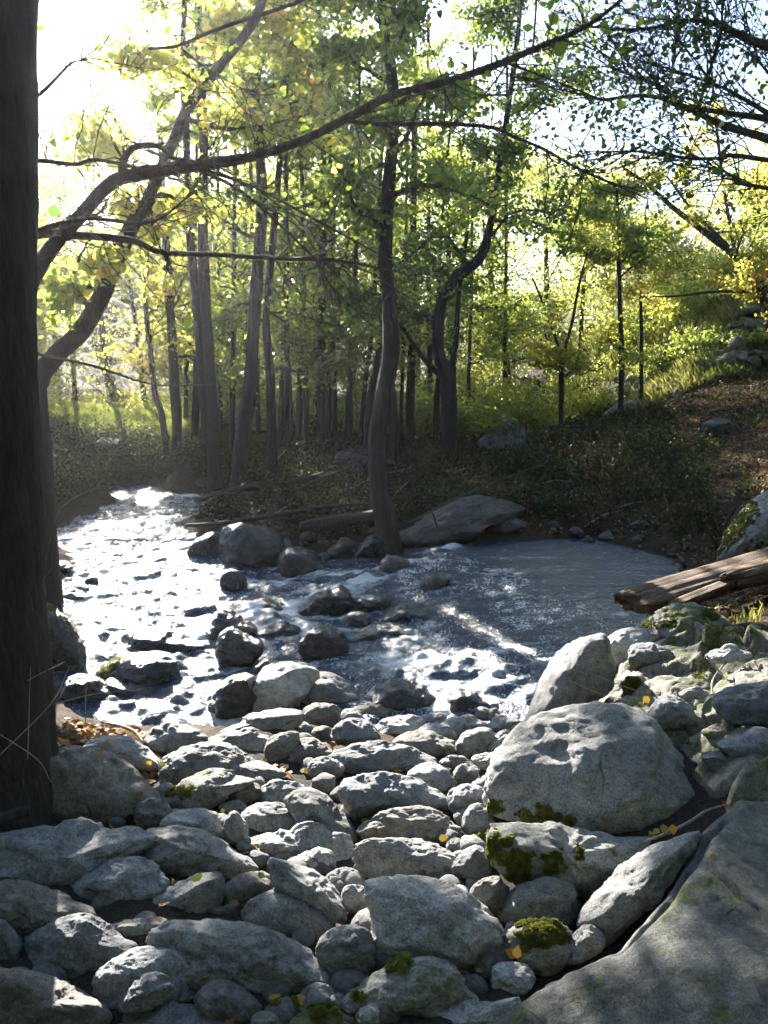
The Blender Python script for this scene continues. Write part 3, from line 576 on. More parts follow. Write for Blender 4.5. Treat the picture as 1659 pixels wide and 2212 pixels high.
def g_glit(X, Y, Z):
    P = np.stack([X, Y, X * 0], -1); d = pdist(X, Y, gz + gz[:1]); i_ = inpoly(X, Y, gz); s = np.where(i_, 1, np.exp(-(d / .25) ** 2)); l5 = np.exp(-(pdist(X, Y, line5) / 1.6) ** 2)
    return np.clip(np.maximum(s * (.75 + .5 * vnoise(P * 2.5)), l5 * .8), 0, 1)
def water_mat():
    m, t, out = mat_new('stream_water'); L = t.links; tc = nd(t, 'ShaderNodeTexCoord'); v = tc.outputs['Object']
    tb = nd(t, 'ShaderNodeAttribute', attribute_name='turb'); fo = nd(t, 'ShaderNodeAttribute', attribute_name='foam')
    n0 = noise(t, v, 2.2, 5, .6, .5); col = ramp(t, n0.outputs[0], [(.4, (.005, .022, .058)), (.62, (.009, .026, .056)), (.85, (.03, .034, .036))]).outputs[0]
    mp = nd(t, 'ShaderNodeMapping'); mp.inputs['Scale'].default_value = (.65, 1.9, 1); mp.inputs['Rotation'].default_value = (0, 0, .25); L.new(v, mp.inputs[0])
    r1 = noise(t, mp.outputs[0], 15, 4, .55, .6); r2 = noise(t, mp.outputs[0], 42, 3, .6, .2); r3 = noise(t, mp.outputs[0], 5, 3, .5, .4)
    h = math_(t, 'ADD', math_(t, 'MULTIPLY', r1.outputs[0], 1.0), math_(t, 'MULTIPLY', r2.outputs[0], .35)); h = math_(t, 'ADD', h, r3.outputs[0]); gl = nd(t, 'ShaderNodeAttribute', attribute_name='glitter'); r4 = noise(t, v, 85, 2, .5); h = math_(t, 'ADD', h, math_(t, 'MULTIPLY', math_(t, 'MULTIPLY', gl.outputs['Fac'], r4.outputs[0]), 1.1))
    b = nd(t, 'ShaderNodeBsdfPrincipled'); col = mix(t, math_(t, 'MINIMUM', math_(t, 'MULTIPLY', fo.outputs['Fac'], 1.1), .9), col, (.09, .11, .125)); L.new(col, b.inputs['Base Color']); L.new(math_(t, 'ADD', math_(t, 'MULTIPLY', tb.outputs['Fac'], .07), .035), b.inputs['Roughness']); b.inputs['IOR'].default_value = 1.333
    bp = t.nodes.new('ShaderNodeBump'); bp.inputs['Distance'].default_value = .07; L.new(h, bp.inputs['Height'])
    L.new(math_(t, 'ADD', math_(t, 'MULTIPLY', tb.outputs['Fac'], .16), .27), bp.inputs['Strength']); L.new(bp.outputs[0], b.inputs['Normal'])
    f = nd(t, 'ShaderNodeBsdfPrincipled'); f.inputs['Base Color'].default_value = (.78, .83, .86, 1); f.inputs['Roughness'].default_value = .35
    fn = noise(t, v, 34, 6, .75, .6); f2 = noise(t, v, 9, 5, .7, .8)
    L.new(bump(t, fn.outputs[0], .9, .03), f.inputs['Normal'])
    k = math_(t, 'ADD', fo.outputs['Fac'], math_(t, 'MULTIPLY', math_(t, 'SUBTRACT', fn.outputs[0], .5), 1.5)); k = math_(t, 'ADD', k, math_(t, 'MULTIPLY', math_(t, 'SUBTRACT', f2.outputs[0], .5), 1.3))
    mk0 = ramp(t, math_(t, 'MULTIPLY', k, .6), [(.33, (0, 0, 0)), (.56, (.45, .45, .45)), (.78, (.95, .95, .95))]).outputs[0]
    glint_spk = noise(t, v, 62, 3, .65); sk = math_(t, 'ADD', glint_spk.outputs[0], math_(t, 'MULTIPLY', gl.outputs['Fac'], .15)); sk2 = noise(t, v, 7, 3, .6); sk = math_(t, 'ADD', sk, math_(t, 'MULTIPLY', math_(t, 'SUBTRACT', sk2.outputs[0], .5), .6))
    glint_mk = ramp(t, sk, [(.70, (0, 0, 0)), (.76, (1, 1, 1))]).outputs[0]  # white flecks painted in for sun glitter, drawn with the foam shader
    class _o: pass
    mk = _o(); mk.outputs = [math_(t, 'MAXIMUM', mk0, glint_mk)]
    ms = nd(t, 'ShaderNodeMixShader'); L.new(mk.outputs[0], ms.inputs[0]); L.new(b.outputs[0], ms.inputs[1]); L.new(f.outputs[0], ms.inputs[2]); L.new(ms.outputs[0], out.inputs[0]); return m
wx = axis_pts([(-9, -5, .08), (-5, 4.5, .026)]); wy = axis_pts([(3.6, 12, .026), (12, 24, .07)])
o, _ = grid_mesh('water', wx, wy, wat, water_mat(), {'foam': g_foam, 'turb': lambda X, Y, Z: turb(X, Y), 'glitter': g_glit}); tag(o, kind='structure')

# ------------------------------------------------------------ rocks
_ico = {}
def ico(l):
    if l not in _ico:
        bm = bmesh.new(); bmesh.ops.create_icosphere(bm, subdivisions=l, radius=1)
        V = np.array([v.co[:] for v in bm.verts]); Fc = np.array([[v.index for v in f.verts] for f in bm.faces]); bm.free(); _ico[l] = (V, Fc)
    return _ico[l]
ORG = {'7': (0, 1607), '8': (829.5, 1607), '5': (0, 1037), '6': (829.5, 1037), '3': (0, 553), '4': (829.5, 553)}
def chaikin(P):
    Q = np.roll(P, -1, 0); return np.stack([P * .8 + Q * .2, P * .2 + Q * .8], 1).reshape(-1, 2)
ROCKS = {}
GROUPS = {'7': 'stones of the dry bar in the left foreground', '8': 'stones in the right foreground', '6': 'rocks by the pool and right bank', '5': 'rocks in and beside the rapids', '3': 'boulders of the far bank', '4': 'boulders of the far bank'}
def make_rock(poly, matname, seed, lift=0.0, level=None, big=False, cap=False, name='stone', thick=1.0, infl=1.12, giant=None, giant_o=.42):
    r = np.random.default_rng(seed); poly = np.array(poly, float); mc_ = poly.mean(0)
    poly = mc_ + (poly - mc_) * infl
    x0, y0 = poly.min(0); x1, y1 = poly.max(0); w, h = x1 - x0, y1 - y0; cx, cy = (x0 + x1) / 2, (y0 + y1) / 2
    P0, _ = ground_hit(cx, y1 - .06 * h, lift)
    d = (P0 - CAM) @ FW; rr = ray(cx, cy); k = -rr[2] / np.linalg.norm(rr); k = max(k, .06); cd = math.sqrt(1 - k * k)
    Tp = min(.44 * w, .62 * (h / 2) / k) * thick; Tp = max(Tp, .22 * w)
    d = d + .8 * Tp * d / F; s = d / F; T = Tp * s; c0 = at(cx, cy, d)
    lv = level or (6 if w > 230 else 5 if w > 80 else 4); V, Fc = ico(lv)
    xp, yp = poly[:, 0], poly[:, 1]; xq, yq = np.roll(xp, -1), np.roll(yp, -1); ar_ = (xp * yq - xq * yp); ac = np.array([((xp + xq) * ar_).sum(), ((yp + yq) * ar_).sum()]) / (3 * ar_.sum())
    q = chaikin(chaikin((poly - [cx, cy]) / [w / 2, -h / 2])); cen = (ac - [cx, cy]) / [w / 2, -h / 2]; q = q - cen
    ang = np.arctan2(q[:, 1], q[:, 0]); rad = np.hypot(q[:, 0], q[:, 1]); o_ = np.argsort(ang); ang, rad = ang[o_], rad[o_]
    ang = np.concatenate([ang - 2 * math.pi, ang, ang + 2 * math.pi]); rad = np.tile(rad, 3)
    p = 2.5; rot = r.uniform(-.25, .25)
    t_ = np.hypot(V[:, 0], V[:, 2]); nrm = (t_ ** p + np.abs(V[:, 1]) ** p) ** (1 / p); th = np.arctan2(V[:, 2], V[:, 0])
    R_ = np.interp(th, ang, rad); rho = t_ / nrm
    N = np.stack([np.cos(th) * R_ * rho + cen[0] * 1, V[:, 1] / nrm, np.sin(th) * R_ * rho + cen[1]], -1)
    N[:, 0] += N[:, 1] * rot * .5
    for i in range(9 if not big else 12):      # natural fracture facets
        n = r.normal(size=3); n[1] *= 1.2; n[2] += .35
        if i == 0: n = np.array([r.uniform(-.25, .25), -.15, 1.0])
        if i == 1: n = np.array([r.uniform(-.4, .4), -1.0, r.uniform(-.1, .45)])
        n /= np.linalg.norm(n); o_ = r.uniform(.74, .96); dd = N @ n - o_
        N = N - np.outer(np.where(dd > 0, dd * .82, 0), n)
    S = np.array([w / 2 * s, T, h / 2 * s / cd]); W = N * S; mean = float(np.prod(S) ** (1 / 3)); off = r.uniform(0, 40, 3)
    D = W / (np.linalg.norm(W, axis=1)[:, None] + 1e-9)
    gn = .4 if giant else 1.0
    W = W + D * (mean * .07 * gn * fbm(W / mean * 1.1 + off, 3) + mean * .035 * gn * fbm(W / mean * 4 + off, 4, .55) + .004 * fbm(W * 22 + off, 3) - mean * .03 * gn * np.abs(vnoise(W / mean * 2.1 + off + 5)) + .0025 * fbm(W * 60 + off, 2))[:, None]
    # ledges: a few soft steps
    a = r.normal(size=3); a /= np.linalg.norm(a); st = (W @ a) / mean * 2.5 + 1.2 * vnoise(W / mean * 1.3 + off); W = W + D * (mean * .022 * gn * (np.abs((st % 1) - .5) * 2 - .5))[:, None]
    if thick < 0 or giant:
        n = np.array(giant); n = n / np.linalg.norm(n); pr_ = W @ n; o_ = pr_.max() * giant_o; dd = pr_ - o_; W = W - np.outer(np.where(dd > 0, dd * .9, 0), n); W = W + n * (.012 * fbm(W * 9 + off, 4))[:, None]
    if matname == 'bank' and big:
        c_ = fbm(W / mean * 3.2 + off, 5, .62); W = W + D * (mean * (.16 * np.abs(c_) - .10 * np.clip(vnoise(W / mean * 7 + 3), -1, 0)))[:, None]
    pos = c0.copy(); sc = np.ones(3)
    for it in range(6):
        G = pos + np.stack([W[:, 0] * sc[0], W[:, 1] * sc[1], W[:, 2] * sc[2]], -1); gx, gy, gd = project(G)
        a0, a1, b0, b1 = gx.min(), gx.max(), gy.min(), gy.max()
        sc[0] *= w / (a1 - a0); f = h / (b1 - b0); sc[2] *= np.clip(f ** 1.4, .5, 1.8); sc[2] = max(sc[2], .3)
        if f < .97: sc[1] *= max(f, .8)
        pos = pos + RX * ((cx - (a0 + a1) / 2) * s) + np.array([0, 0, 1]) * (-(cy - (b0 + b1) / 2) * s / cd)
    G = pos + W * sc
    pc = chaikin(poly); pcen = ac; pr = pc - pcen; pa = np.arctan2(pr[:, 1], pr[:, 0]); pd = np.hypot(pr[:, 0], pr[:, 1]); oo = np.argsort(pa); pa, pd = pa[oo], pd[oo]
    nb = 48; bc = (np.arange(nb) + .5) / nb * 2 * math.pi - math.pi; dense = np.linspace(-math.pi, math.pi, 720); tg = np.interp(dense, np.r_[pa - 2 * math.pi, pa, pa + 2 * math.pi], np.tile(pd, 3)); tgt = np.interp(bc, dense, tg)
    for it in range(5):      # draw the outline towards the seen one, keeping the body's depth
        gx, gy, gd = project(G); dx, dy = gx - pcen[0], gy - pcen[1]; a_ = np.arctan2(dy, dx); r_ = np.hypot(dx, dy); bi = np.clip(((a_ + math.pi) / (2 * math.pi) * nb).astype(int), 0, nb - 1)
        mx = np.full(nb, 1e-3); np.maximum.at(mx, bi, r_); f = np.clip(tgt / mx, .7, 1.45); f = (np.roll(f, 1) + 2 * f + np.roll(f, -1)) / 4
        ff = np.interp(a_, np.r_[bc - 2 * math.pi, bc, bc + 2 * math.pi], np.tile(f, 3)) - 1
        G = G + RX * (dx * ff * gd / F)[:, None] - np.array([0, 0, 1]) * (dy * ff * gd / F / cd)[:, None]
    base = np.array([G[:, 0].mean(), G[:, 1].mean(), G[:, 2].min()])
    return mesh_np(name, G, Fc.ravel(), 3, M[matname], smooth=True, loc=base), G, Fc
_seed = 100
for line in ROCKDATA.strip().split('\n'):
    if line.startswith('#') or not line.strip(): continue
    cr, label, mn, opt, pts = line.split('|'); ox, oy = ORG[cr]
    poly = [(ox + float(a.split(',')[0]) * .5, oy + float(a.split(',')[1]) * .5) for a in pts.split()]
    _seed += 1; big = opt in ('boulder', 'giant', 'cap')
    o, G, Fc = make_rock(poly, mn, _seed, lift=float(opt[3:]) if opt.startswith('up=') else 0.0, big=big, name='boulder' if big else 'stone', thick=1.0, giant=((-.12, -.30, .94) if mn != 'bank' else (-.1, -.34, .93)) if opt == 'giant' else None, infl=1.03 if opt == 'giant' else 1.09)
    words = label.split()[:16]
    if label.startswith('continuous'): o.location.z -= .15; o.location.y += .08
    tag(o, ' '.join(words), 'boulder' if big else 'stone', GROUPS[cr]); ROCKS[label] = (o, G, Fc)

def outcrop(name, label, mat, plan, zf, step, rnd=.08, blocks=0, cracks=(), group=None, seed=1, amp=.02):
    r = np.random.default_rng(seed); pl = [tuple(p_) for p_ in plan]; xs_, ys_ = [p_[0] for p_ in pl], [p_[1] for p_ in pl]; X, Y = np.meshgrid(np.arange(min(xs_) - .15, max(xs_) + .15, step), np.arange(min(ys_) - .15, max(ys_) + .15, step))
    P = np.stack([X, Y, X * 0], -1); d = pdist(X, Y, pl + pl[:1]); d = np.where(inpoly(X, Y, pl), d, -d) + .035 * fbm(P * 5 + seed, 3)
    Z = zf(X, Y) + amp * fbm(P * 4 + seed, 4) * 1.3 + amp * .35 * fbm(P * 18, 4, .65)
    if blocks:
        c = np.stack([r.uniform(X.min(), X.max(), blocks), r.uniform(Y.min(), Y.max(), blocks)], -1); wx_ = X + .05 * fbm(P * 6, 3); wy_ = Y * .8 + .05 * fbm(P * 6 + 9, 3)
        D = np.sqrt((wx_[..., None] - c[:, 0]) ** 2 + (wy_[..., None] - c[:, 1] * .8) ** 2); s_ = np.partition(D, 1, -1); k_ = D.argmin(-1); e_ = s_[..., 1] - s_[..., 0]; hh = r.uniform(-.035, .045, blocks); sl = r.normal(size=(blocks, 2)) * .18
        Z = Z + hh[k_] + (wx_ - c[k_, 0]) * sl[k_, 0] + (wy_ - c[k_, 1] * .8) * sl[k_, 1] - .035 * np.exp(-(e_ / .022) ** 2)
    for ln, dep, wd in cracks: Z = Z - dep * np.exp(-(pdist(X + .012 * vnoise(P * 14), Y, ln) / wd) ** 2)
    t_ = np.clip(rnd - d, 0, None); Z = Z - np.minimum(t_ ** 2 * 9, .03 + t_ * 2.2)
    keep = d > -.16; nx, ny = X.shape[1], X.shape[0]; i = (np.arange(ny - 1)[:, None] * nx + np.arange(nx - 1)[None]).ravel(); kr = keep.ravel(); Q = np.stack([i, i + 1, i + nx + 1, i + nx], -1); Q = Q[kr[Q].all(1)]
    V = np.stack([X, Y, Z], -1).reshape(-1, 3); u_, inv = np.unique(Q, return_inverse=True); V = V[u_]; Q = inv.reshape(Q.shape); base = [V[:, 0].mean(), V[:, 1].mean(), V[:, 2].min()]
    o = mesh_np(name, V, Q.ravel(), 4, M[mat], smooth=True, loc=base); tag(o, label, 'boulder', group); T3 = np.vstack([Q[:, [0, 1, 2]], Q[:, [0, 2, 3]]]); ROCKS[label] = (o, V, T3); return o
pz = lambda X, Y: .10 + .36 * (X - .6) + .20 * (Y - 2.15) - .5 * .03 * np.log1p(np.exp(np.clip((X - .86 + .12 * (Y - 2.2)) / .03, -40, 40)))
def onz(pts, zf):
    out = []
    for x, y in pts:
        r_ = ray(x, y); t_ = np.linspace(.5, 12, 6000); P_ = CAM + r_[None] * t_[:, None]; k_ = np.argmax(P_[:, 2] < zf(P_[:, 0], P_[:, 1])); out.append(tuple(P_[k_][:2]))
    return out
gp_ = onz([(1000, 2215), (1130, 2150), (1180, 2120), (1240, 2092), (1309, 2050), (1360, 2000), (1418, 1944), (1472, 1874), (1505, 1818), (1552, 1752), (1598, 1712), (1659, 1706), (1740, 1716), (1850, 1740)], pz)
outcrop('boulder', 'huge cracked foreground rock filling the lower right corner', 'shade', gp_ + [(2.2, 2.3), (2.2, .9), (.2, .9)], pz, .0075, .07, 0, [(onz([(1330, 2060), (1400, 1985), (1450, 1920), (1500, 1850), (1560, 1770)], pz), .03, .012), (onz([(1500, 1850), (1560, 1900), (1659, 1990), (1760, 2080)], pz), .014, .008), (onz([(1180, 2160), (1400, 2120), (1659, 2110)], pz), -.03, .12)], GROUPS['8'], 3, .0085)
bz = lambda X, Y: H(X, Y) + .075
bp_ = onz([(1322, 1430), (1330, 1385), (1375, 1350), (1425, 1322), (1470, 1308), (1560, 1328), (1659, 1362), (1800, 1400), (2100, 1500), (2100, 1760), (1800, 1740), (1659, 1700), (1560, 1690), (1450, 1600), (1400, 1560), (1330, 1545), (1300, 1490)], bz)
outcrop('boulder', 'continuous sloping bedrock of the right bank under the broken stones', 'bank', bp_, bz, .014, .07, 46, (), GROUPS['6'], 8, .03)
def moss_on(label, polys, n, size=.011, pad=0):
    o, G, Fc = [ROCKS[k] for k in ROCKS if k.startswith(label)][0]
    a, b_, c = G[Fc[:, 0]], G[Fc[:, 1]], G[Fc[:, 2]]; N = np.cross(b_ - a, c - a); ar = np.linalg.norm(N, axis=1); N /= ar[:, None] + 1e-12; ce = (a + b_ + c) / 3
    px, py, d = project(ce); ok = np.zeros(len(ce), bool)
    for P in polys: ok |= inpoly(px + 14 * vnoise(ce * 40), py + 12 * vnoise(ce * 40 + 9), P)
    ok &= ((CAM - ce) * N).sum(1) > -.1; ok &= fbm(ce * 28, 3) > -.35
    id_ = np.nonzero(ok)[0]
    if not len(id_): return
    pr = ar[id_] / ar[id_].sum(); k = rng.choice(id_, n, p=pr); u = rng.random((n, 2)); f = u.sum(1) > 1; u[f] = 1 - u[f]
    clump = .5 + .5 * vnoise(ce[k] * 60)
    P = a[k] + (b_[k] - a[k]) * u[:, :1] + (c[k] - a[k]) * u[:, 1:] + N[k] * (clump * .008 + rng.uniform(0, .003, n))[:, None]
    NN = N[k] + rng.normal(size=(n, 3)) * .7
    leafmesh('moss', P - np.array(o.location), size, np.clip(.25 + clump * .6 + rng.normal(size=n) * .12, 0, 1), M['mosstuft'], o, seed=5, hexa=False, N=NN)
def fullp(cr, s): ox, oy = ORG[cr]; return [(ox + float(a.split(',')[0]) * .5, oy + float(a.split(',')[1]) * .5) for a in s.split()]
moss_on('round stone capped', [fullp('8', '565,820 610,775 720,770 800,815 790,860 700,890 610,880')], 9000)
moss_on('huge domed', [fullp('8', '458,230 490,250 530,320 500,345 460,290'), fullp('8', '580,290 700,270 830,320 820,370 700,375 600,340')], 6000)
moss_on('mossy rock ledge', [fullp('8', '455,430 480,370 520,360 540,440 640,490 620,610 560,600 520,540 460,480'), fullp('8', '690,480 760,470 770,560 700,550'), fullp('8', '800,450 870,460 860,490 810,480')], 9000)
moss_on('dark mossy edged', [fullp('8', '-180,1150 -170,1080 -110,1040 -100,1090 -150,1170'), fullp('8', '0,960 100,930 120,960 20,990')], 2500)
moss_on('greenish flat', [fullp('7', '1330,1130 1440,1130 1450,1190 1350,1200')], 2500)
moss_on('small grey stone with a moss', [fullp('7', '1180,1100 1280,1100 1270,1135 1190,1135')], 1500)
moss_on('small dark moss', [fullp('8', '340,400 460,400 440,440 340,440')], 1200)
moss_on('lumpy grey stone with', [fullp('7', '720,200 820,190 830,225 730,225')], 900)
moss_on('tall dark boulder with a moss', [fullp('5', '165,520 240,520 250,560 180,560')], 1500)
moss_on('dark boulder with a sunlit', [fullp('5', '400,830 520,750 540,770 440,850')], 1800)
moss_on('mossy white streaked', [fullp('6', '1440,300 1500,200 1600,90 1620,130 1520,260 1470,330'), fullp('6', '1560,300 1660,270 1700,320 1580,320')], 4000, .02)
moss_on('crusty ledge', [fullp('6', a) for a in ('1070,610 1130,580 1170,640 1090,640', '1210,600 1270,600 1260,630 1210,630', '1390,560 1440,560 1440,600 1390,600')], 2500, .014)
moss_on('continuous sloping', [fullp('6', a) for a in ('1390,600 1490,620 1470,700 1390,680', '1500,700 1600,720 1590,760 1500,740', '1330,800 1420,800 1380,860 1330,860', '1150,600 1230,590 1230,640 1150,640', '1440,640 1500,640 1480,700 1430,690', '1300,640 1340,640 1330,680 1300,680')], 4500, .012)
moss_on('crumbly earthy', [fullp('6', '1040,860 1150,860 1120,960 1040,950')], 2500, .014)
moss_on('mossy pointed', [fullp('4', '400,720 600,700 600,780 420,780')], 1500, .03)

# little stones filling the gaps of the bar
def small_stones(n, poly, group, label, s0, s1, z=0, mats=('grey', 'blue', 'brown', 'light'), zf=None, cat='pebble'):
    r = np.random.default_rng(n + 5); protos = []
    for k in range(5):
        V, Fc = ico(3); W = V * np.array([1, r.uniform(.7, 1), r.uniform(.5, .75)])
        for i in range(6):
            q = r.normal(size=3); q /= np.linalg.norm(q); dd = W @ q - r.uniform(.6, .85); W = W - np.outer(np.where(dd > 0, dd * .85, 0), q)
        W = W * (1 + .12 * fbm(V * 1.5 + k * 7, 3))[:, None]; protos.append((W, Fc))
    mes = []
    xs_, ys_ = [p[0] for p in poly], [p[1] for p in poly]; cnt = 0
    while cnt < n:
        px, py = r.uniform(min(xs_), max(xs_)), r.uniform(min(ys_), max(ys_))
        if not inpoly(np.array([px]), np.array([py]), poly)[0]: continue
        P, _ = ground_hit(px, py, 0, zf is not None); W, Fc = protos[cnt % 5]
        if cnt < 5 * len(mats):
            mn = mats[cnt // 5]; o = mesh_np('pebble', W, Fc.ravel(), 3, M[mn], smooth=True); mes.append(o)
        else:
            o = mes[r.integers(len(mes))].copy(); C.objects.link(o)
        sz = r.uniform(s0, s1) * (.6 + .4 * r.random()); o.scale = (sz, sz, sz); o.location = (P[0], P[1], P[2] + sz * .25); o.rotation_euler = (r.uniform(-.4, .4), r.uniform(-.4, .4), r.uniform(0, 6.3))
        tag(o, label, cat, group); cnt += 1
small_stones(120, [(-50, 2212), (60, 1800), (330, 1640), (560, 1590), (1130, 1600), (1080, 1700), (1080, 1900), (1250, 2000), (900, 2212)], 'small cobbles filling the gaps of the dry bar', 'small grey cobble wedged down among the larger stones of the dry bar', .035, .075)
small_stones(15, [(1100, 1140), (1250, 1130), (1500, 1180), (1500, 1215), (1400, 1190), (1150, 1160)], 'small cobbles at the far edge of the pool', 'small dark cobble at the far edge of the calm pool', .04, .11, mats=('brown', 'dark'))
small_stones(32, [(1480, 1290), (1700, 1240), (1700, 1320), (1540, 1340)], 'pebbles beside the old log', 'small pale pebble scattered on the soil beside the old log', .015, .035, mats=('light', 'bank'))
small_stones(26, [(440, 1180), (700, 1150), (820, 1190), (700, 1210), (560, 1180)], 'cobbles at the island edge', 'small dark cobble at the near edge of the wooded island', .04, .09, mats=('brown', 'grey'))
small_stones(36, [(1320, 1400), (1480, 1330), (1700, 1380), (1700, 1500), (1500, 1500), (1400, 1560), (1340, 1540)], 'broken bits of the right ledge', 'small tan fragment among the broken rocks of the right ledge', .03, .08, mats=('bank', 'light', 'grey'))
small_stones(32, [(1400, 1560), (1500, 1520), (1700, 1500), (1700, 1700), (1560, 1720)], 'cobbles of the right bank', 'small tan cobble lodged in the soil of the right bank', .03, .07, mats=('bank', 'light', 'grey'))

# dry stone wall rows beyond the path
def wall_stones(cr, pts, label, group, cat='wall stone', rows=(1,), depth=None, seed=0):
    pass

# ------------------------------------------------------------ where the sun must reach the ground (gaps in the foliage above)
LIT = [[(260, 1830), (200, 1720), (330, 1590), (250, 1540), (190, 1400), (110, 1300), (90, 1150), (200, 1060), (420, 1045), (440, 1110), (420, 1200), (600, 1270), (800, 1230), (930, 1200), (1010, 1190), (1340, 1345), (1400, 1370), (1659, 1330), (2300, 1450), (2500, 1800), (1900, 2050), (1500, 1980), (1300, 2080), (1100, 2140), (830, 2060), (700, 1960), (480, 1860)],
       [(100, 860), (420, 860), (420, 960), (300, 1000), (100, 960)], [(1380, 790), (1660, 760), (1660, 880), (1480, 880)]]
def shade_keep(P, seed=0):
    """probability that a leaf at P stays: the forest has gaps where the sun reaches the stones and the rapids"""
    P = np.asarray(P); q = P - SUNDIR[None] * ((P[:, 2] + .1) / SUNDIR[2])[:, None]; px, py, d = project(q)
    lit = np.zeros(len(P), bool)
    for L_ in LIT: lit |= inpoly(px, py, L_)
    lit &= d > .5; cl = vnoise(q * 1.1 + 3.7) + .5 * vnoise(q * 3.1)
    q2 = P - SUNDIR[None] * ((P[:, 2] - 1.3) / SUNDIR[2])[:, None]; a2, b2, d2 = project(q2); lit |= (np.random.default_rng(len(P)).random(len(P)) < .55) & (d2 > 12) & (P[:, 2] > 1.3) & inpoly(a2, b2, [(1330, 900), (1380, 780), (1800, 760), (1800, 880), (1500, 900)])
    k = np.where(lit, np.where(cl > .62, .45, .03), 1.0)
    V = P - CAM; V /= np.linalg.norm(V, axis=1)[:, None]; a = np.degrees(np.arccos(np.clip(V @ SUNDIR, -1, 1)))
    return k * sm(1, 6.5, a)

# ------------------------------------------------------------ trees
def px_line(pts, d, dz=None):
    if np.isscalar(d): d = [d] * len(pts)
    return np.array([at(x, y, dd) for (x, y), dd in zip(pts, d)])
def twigs(tb, start, direc, length, r0, nseg, rr, droop=.05, wob=.25):
    P = [np.array(start)]; dcur = direc / np.linalg.norm(direc)
    for i in range(nseg):
        dcur = dcur + rr.normal(size=3) * wob + np.array([0, 0, -droop]); dcur /= np.linalg.norm(dcur); P.append(P[-1] + dcur * length / nseg)
    P = np.array(P); tb.add(P, np.linspace(r0, r0 * .25, len(P)), sides=4 if r0 < .012 else 6, sub=1); return P
def foliage(trunk, rad, z0, z1, nl, L, nleaf, seed, tb, up=.35, az=None):
    """limbs and twigs off a trunk polyline, returns leaf points"""
    rr = np.random.default_rng(seed); zs = trunk[:, 2]; pts = []
    order = np.argsort(zs); 
    per = max(1, nleaf // nl)
    for i in range(nl):
        z = z0 + (z1 - z0) * (i + rr.random()) / nl
        b = np.array([np.interp(z, zs[order], trunk[order, k]) for k in range(3)]); b[2] = min(z, zs.max()); rb = float(np.interp(z, zs[order], rad[order]))
        a = rr.uniform(0, 2 * math.pi) if az is None else az + rr.normal() * .8
        ln = L * rr.uniform(.55, 1.15) * (1 - .45 * (z - z0) / max(z1 - z0, .1))
        dr = np.array([math.cos(a), math.sin(a), up + rr.normal() * .25])
        mid = b + dr * ln * .6
        if shade_keep(mid[None])[0] < .1 and rr.random() < .9: continue
        P = twigs(tb, b, dr, ln, min(max(rb * .45, .008), .035), 6, rr)
        nt_ = 7; tw = [P[2:]]
        for j in range(nt_):
            q = P[1 + int(rr.integers(0, 6))]; dd = dr * .4 + rr.normal(size=3) * .6; tw.append(twigs(tb, q, dd, ln * rr.uniform(.2, .5), .006, 3, rr))
        allp = np.vstack([t_ if len(t_) > 1 else t_ for t_ in tw]); idx = rr.integers(0, len(allp) - 1, per)
        u = rr.random((per, 1)); Q = allp[idx] * (1 - u) + allp[np.minimum(idx + 1, len(allp) - 1)] * u
        same = np.linalg.norm(allp[idx] - allp[np.minimum(idx + 1, len(allp) - 1)], axis=1) < ln * .4; Q = Q[same]
        pts.append(Q + rr.normal(size=Q.shape) * np.array([.10, .10, .07]) * (.7 + L * .15))
    if not pts: return np.zeros((0, 3))
    P = np.vstack(pts); return P[rr.random(len(P)) < shade_keep(P)]
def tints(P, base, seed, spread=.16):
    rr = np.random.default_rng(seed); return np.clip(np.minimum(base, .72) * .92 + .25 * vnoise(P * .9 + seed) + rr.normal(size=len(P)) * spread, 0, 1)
def tree(name, label, base, parts, crowns, bark='bark', leaf='leaf', tint=.4, lsize=.072, seed=1, group='trees of the stream bank', cat='tree', rough=.08, hexa=True, extra=None):
    """parts: list of (polyline, radii); crowns: (index of part, z0, z1, limbs, length, leaves)"""
    e = empty(name, base, label, cat, group); b = np.array(base, float); tb = Tubes(); lb = Tubes()
    first = True
    for P, R in parts:
        (tb if first else tb).add(P - b, R, sides=12 if max(R) > .06 else 8, rough=rough, sub=6 if max(R) > .06 else 3); first = False
    tb.build('trunk', M[bark], e)
    pts = []; LK = 1.35
    for (i, z0, z1, nl, L, nf) in crowns:
        P, R = parts[i]; pts.append(foliage(P, np.array(R, float), z0, z1, nl, L, int(nf * LK), seed * 31 + i, lb))
    lb.V = [v - b for v in lb.V]; lb.build('branches', M['twig'], e)
    if extra is not None: pts.append(extra)
    P = np.vstack(pts) if pts else np.zeros((0, 3))
    if len(P): leafmesh('crown', P - b, lsize, tints(P, tint, seed), M[leaf], e, seed=seed, hexa=hexa)
    return e
def tr(label, pts, wid, d, crown, tint=.4, seed=1, more=(), bark='bark', name='tree', top=None, **kw):
    """a tree traced as picture points at distance d; wid in the same units"""
    base = at(pts[0][0], pts[0][1], d); P = px_line(pts, d); R = [w_ / 2 * d / F for w_ in wid]
    P[0, 2] = min(P[0, 2], float(H(P[0, 0], P[0, 1]))) - .15
    if top is not None:
        v = P[-1] - P[-2]; v /= np.linalg.norm(v); n = int((top - P[-1, 2]) / 1.5)
        for k in range(max(n, 0)):
            v = v + np.array([.04 * math.sin(k + seed), .04 * math.cos(k * 2 + seed), .05]); v /= np.linalg.norm(v); P = np.vstack([P, P[-1] + v * 1.5]); R.append(R[-1] * .8)
    parts = [(P, np.array(R))]
    for pp, ww in more: parts.append((px_line(pp, d), np.array([w_ / 2 * d / F for w_ in ww])))
    return tree(name, label, (P[0, 0], P[0, 1], P[0, 2] + .1), parts, crown, bark=bark, tint=tint, seed=seed, **kw)

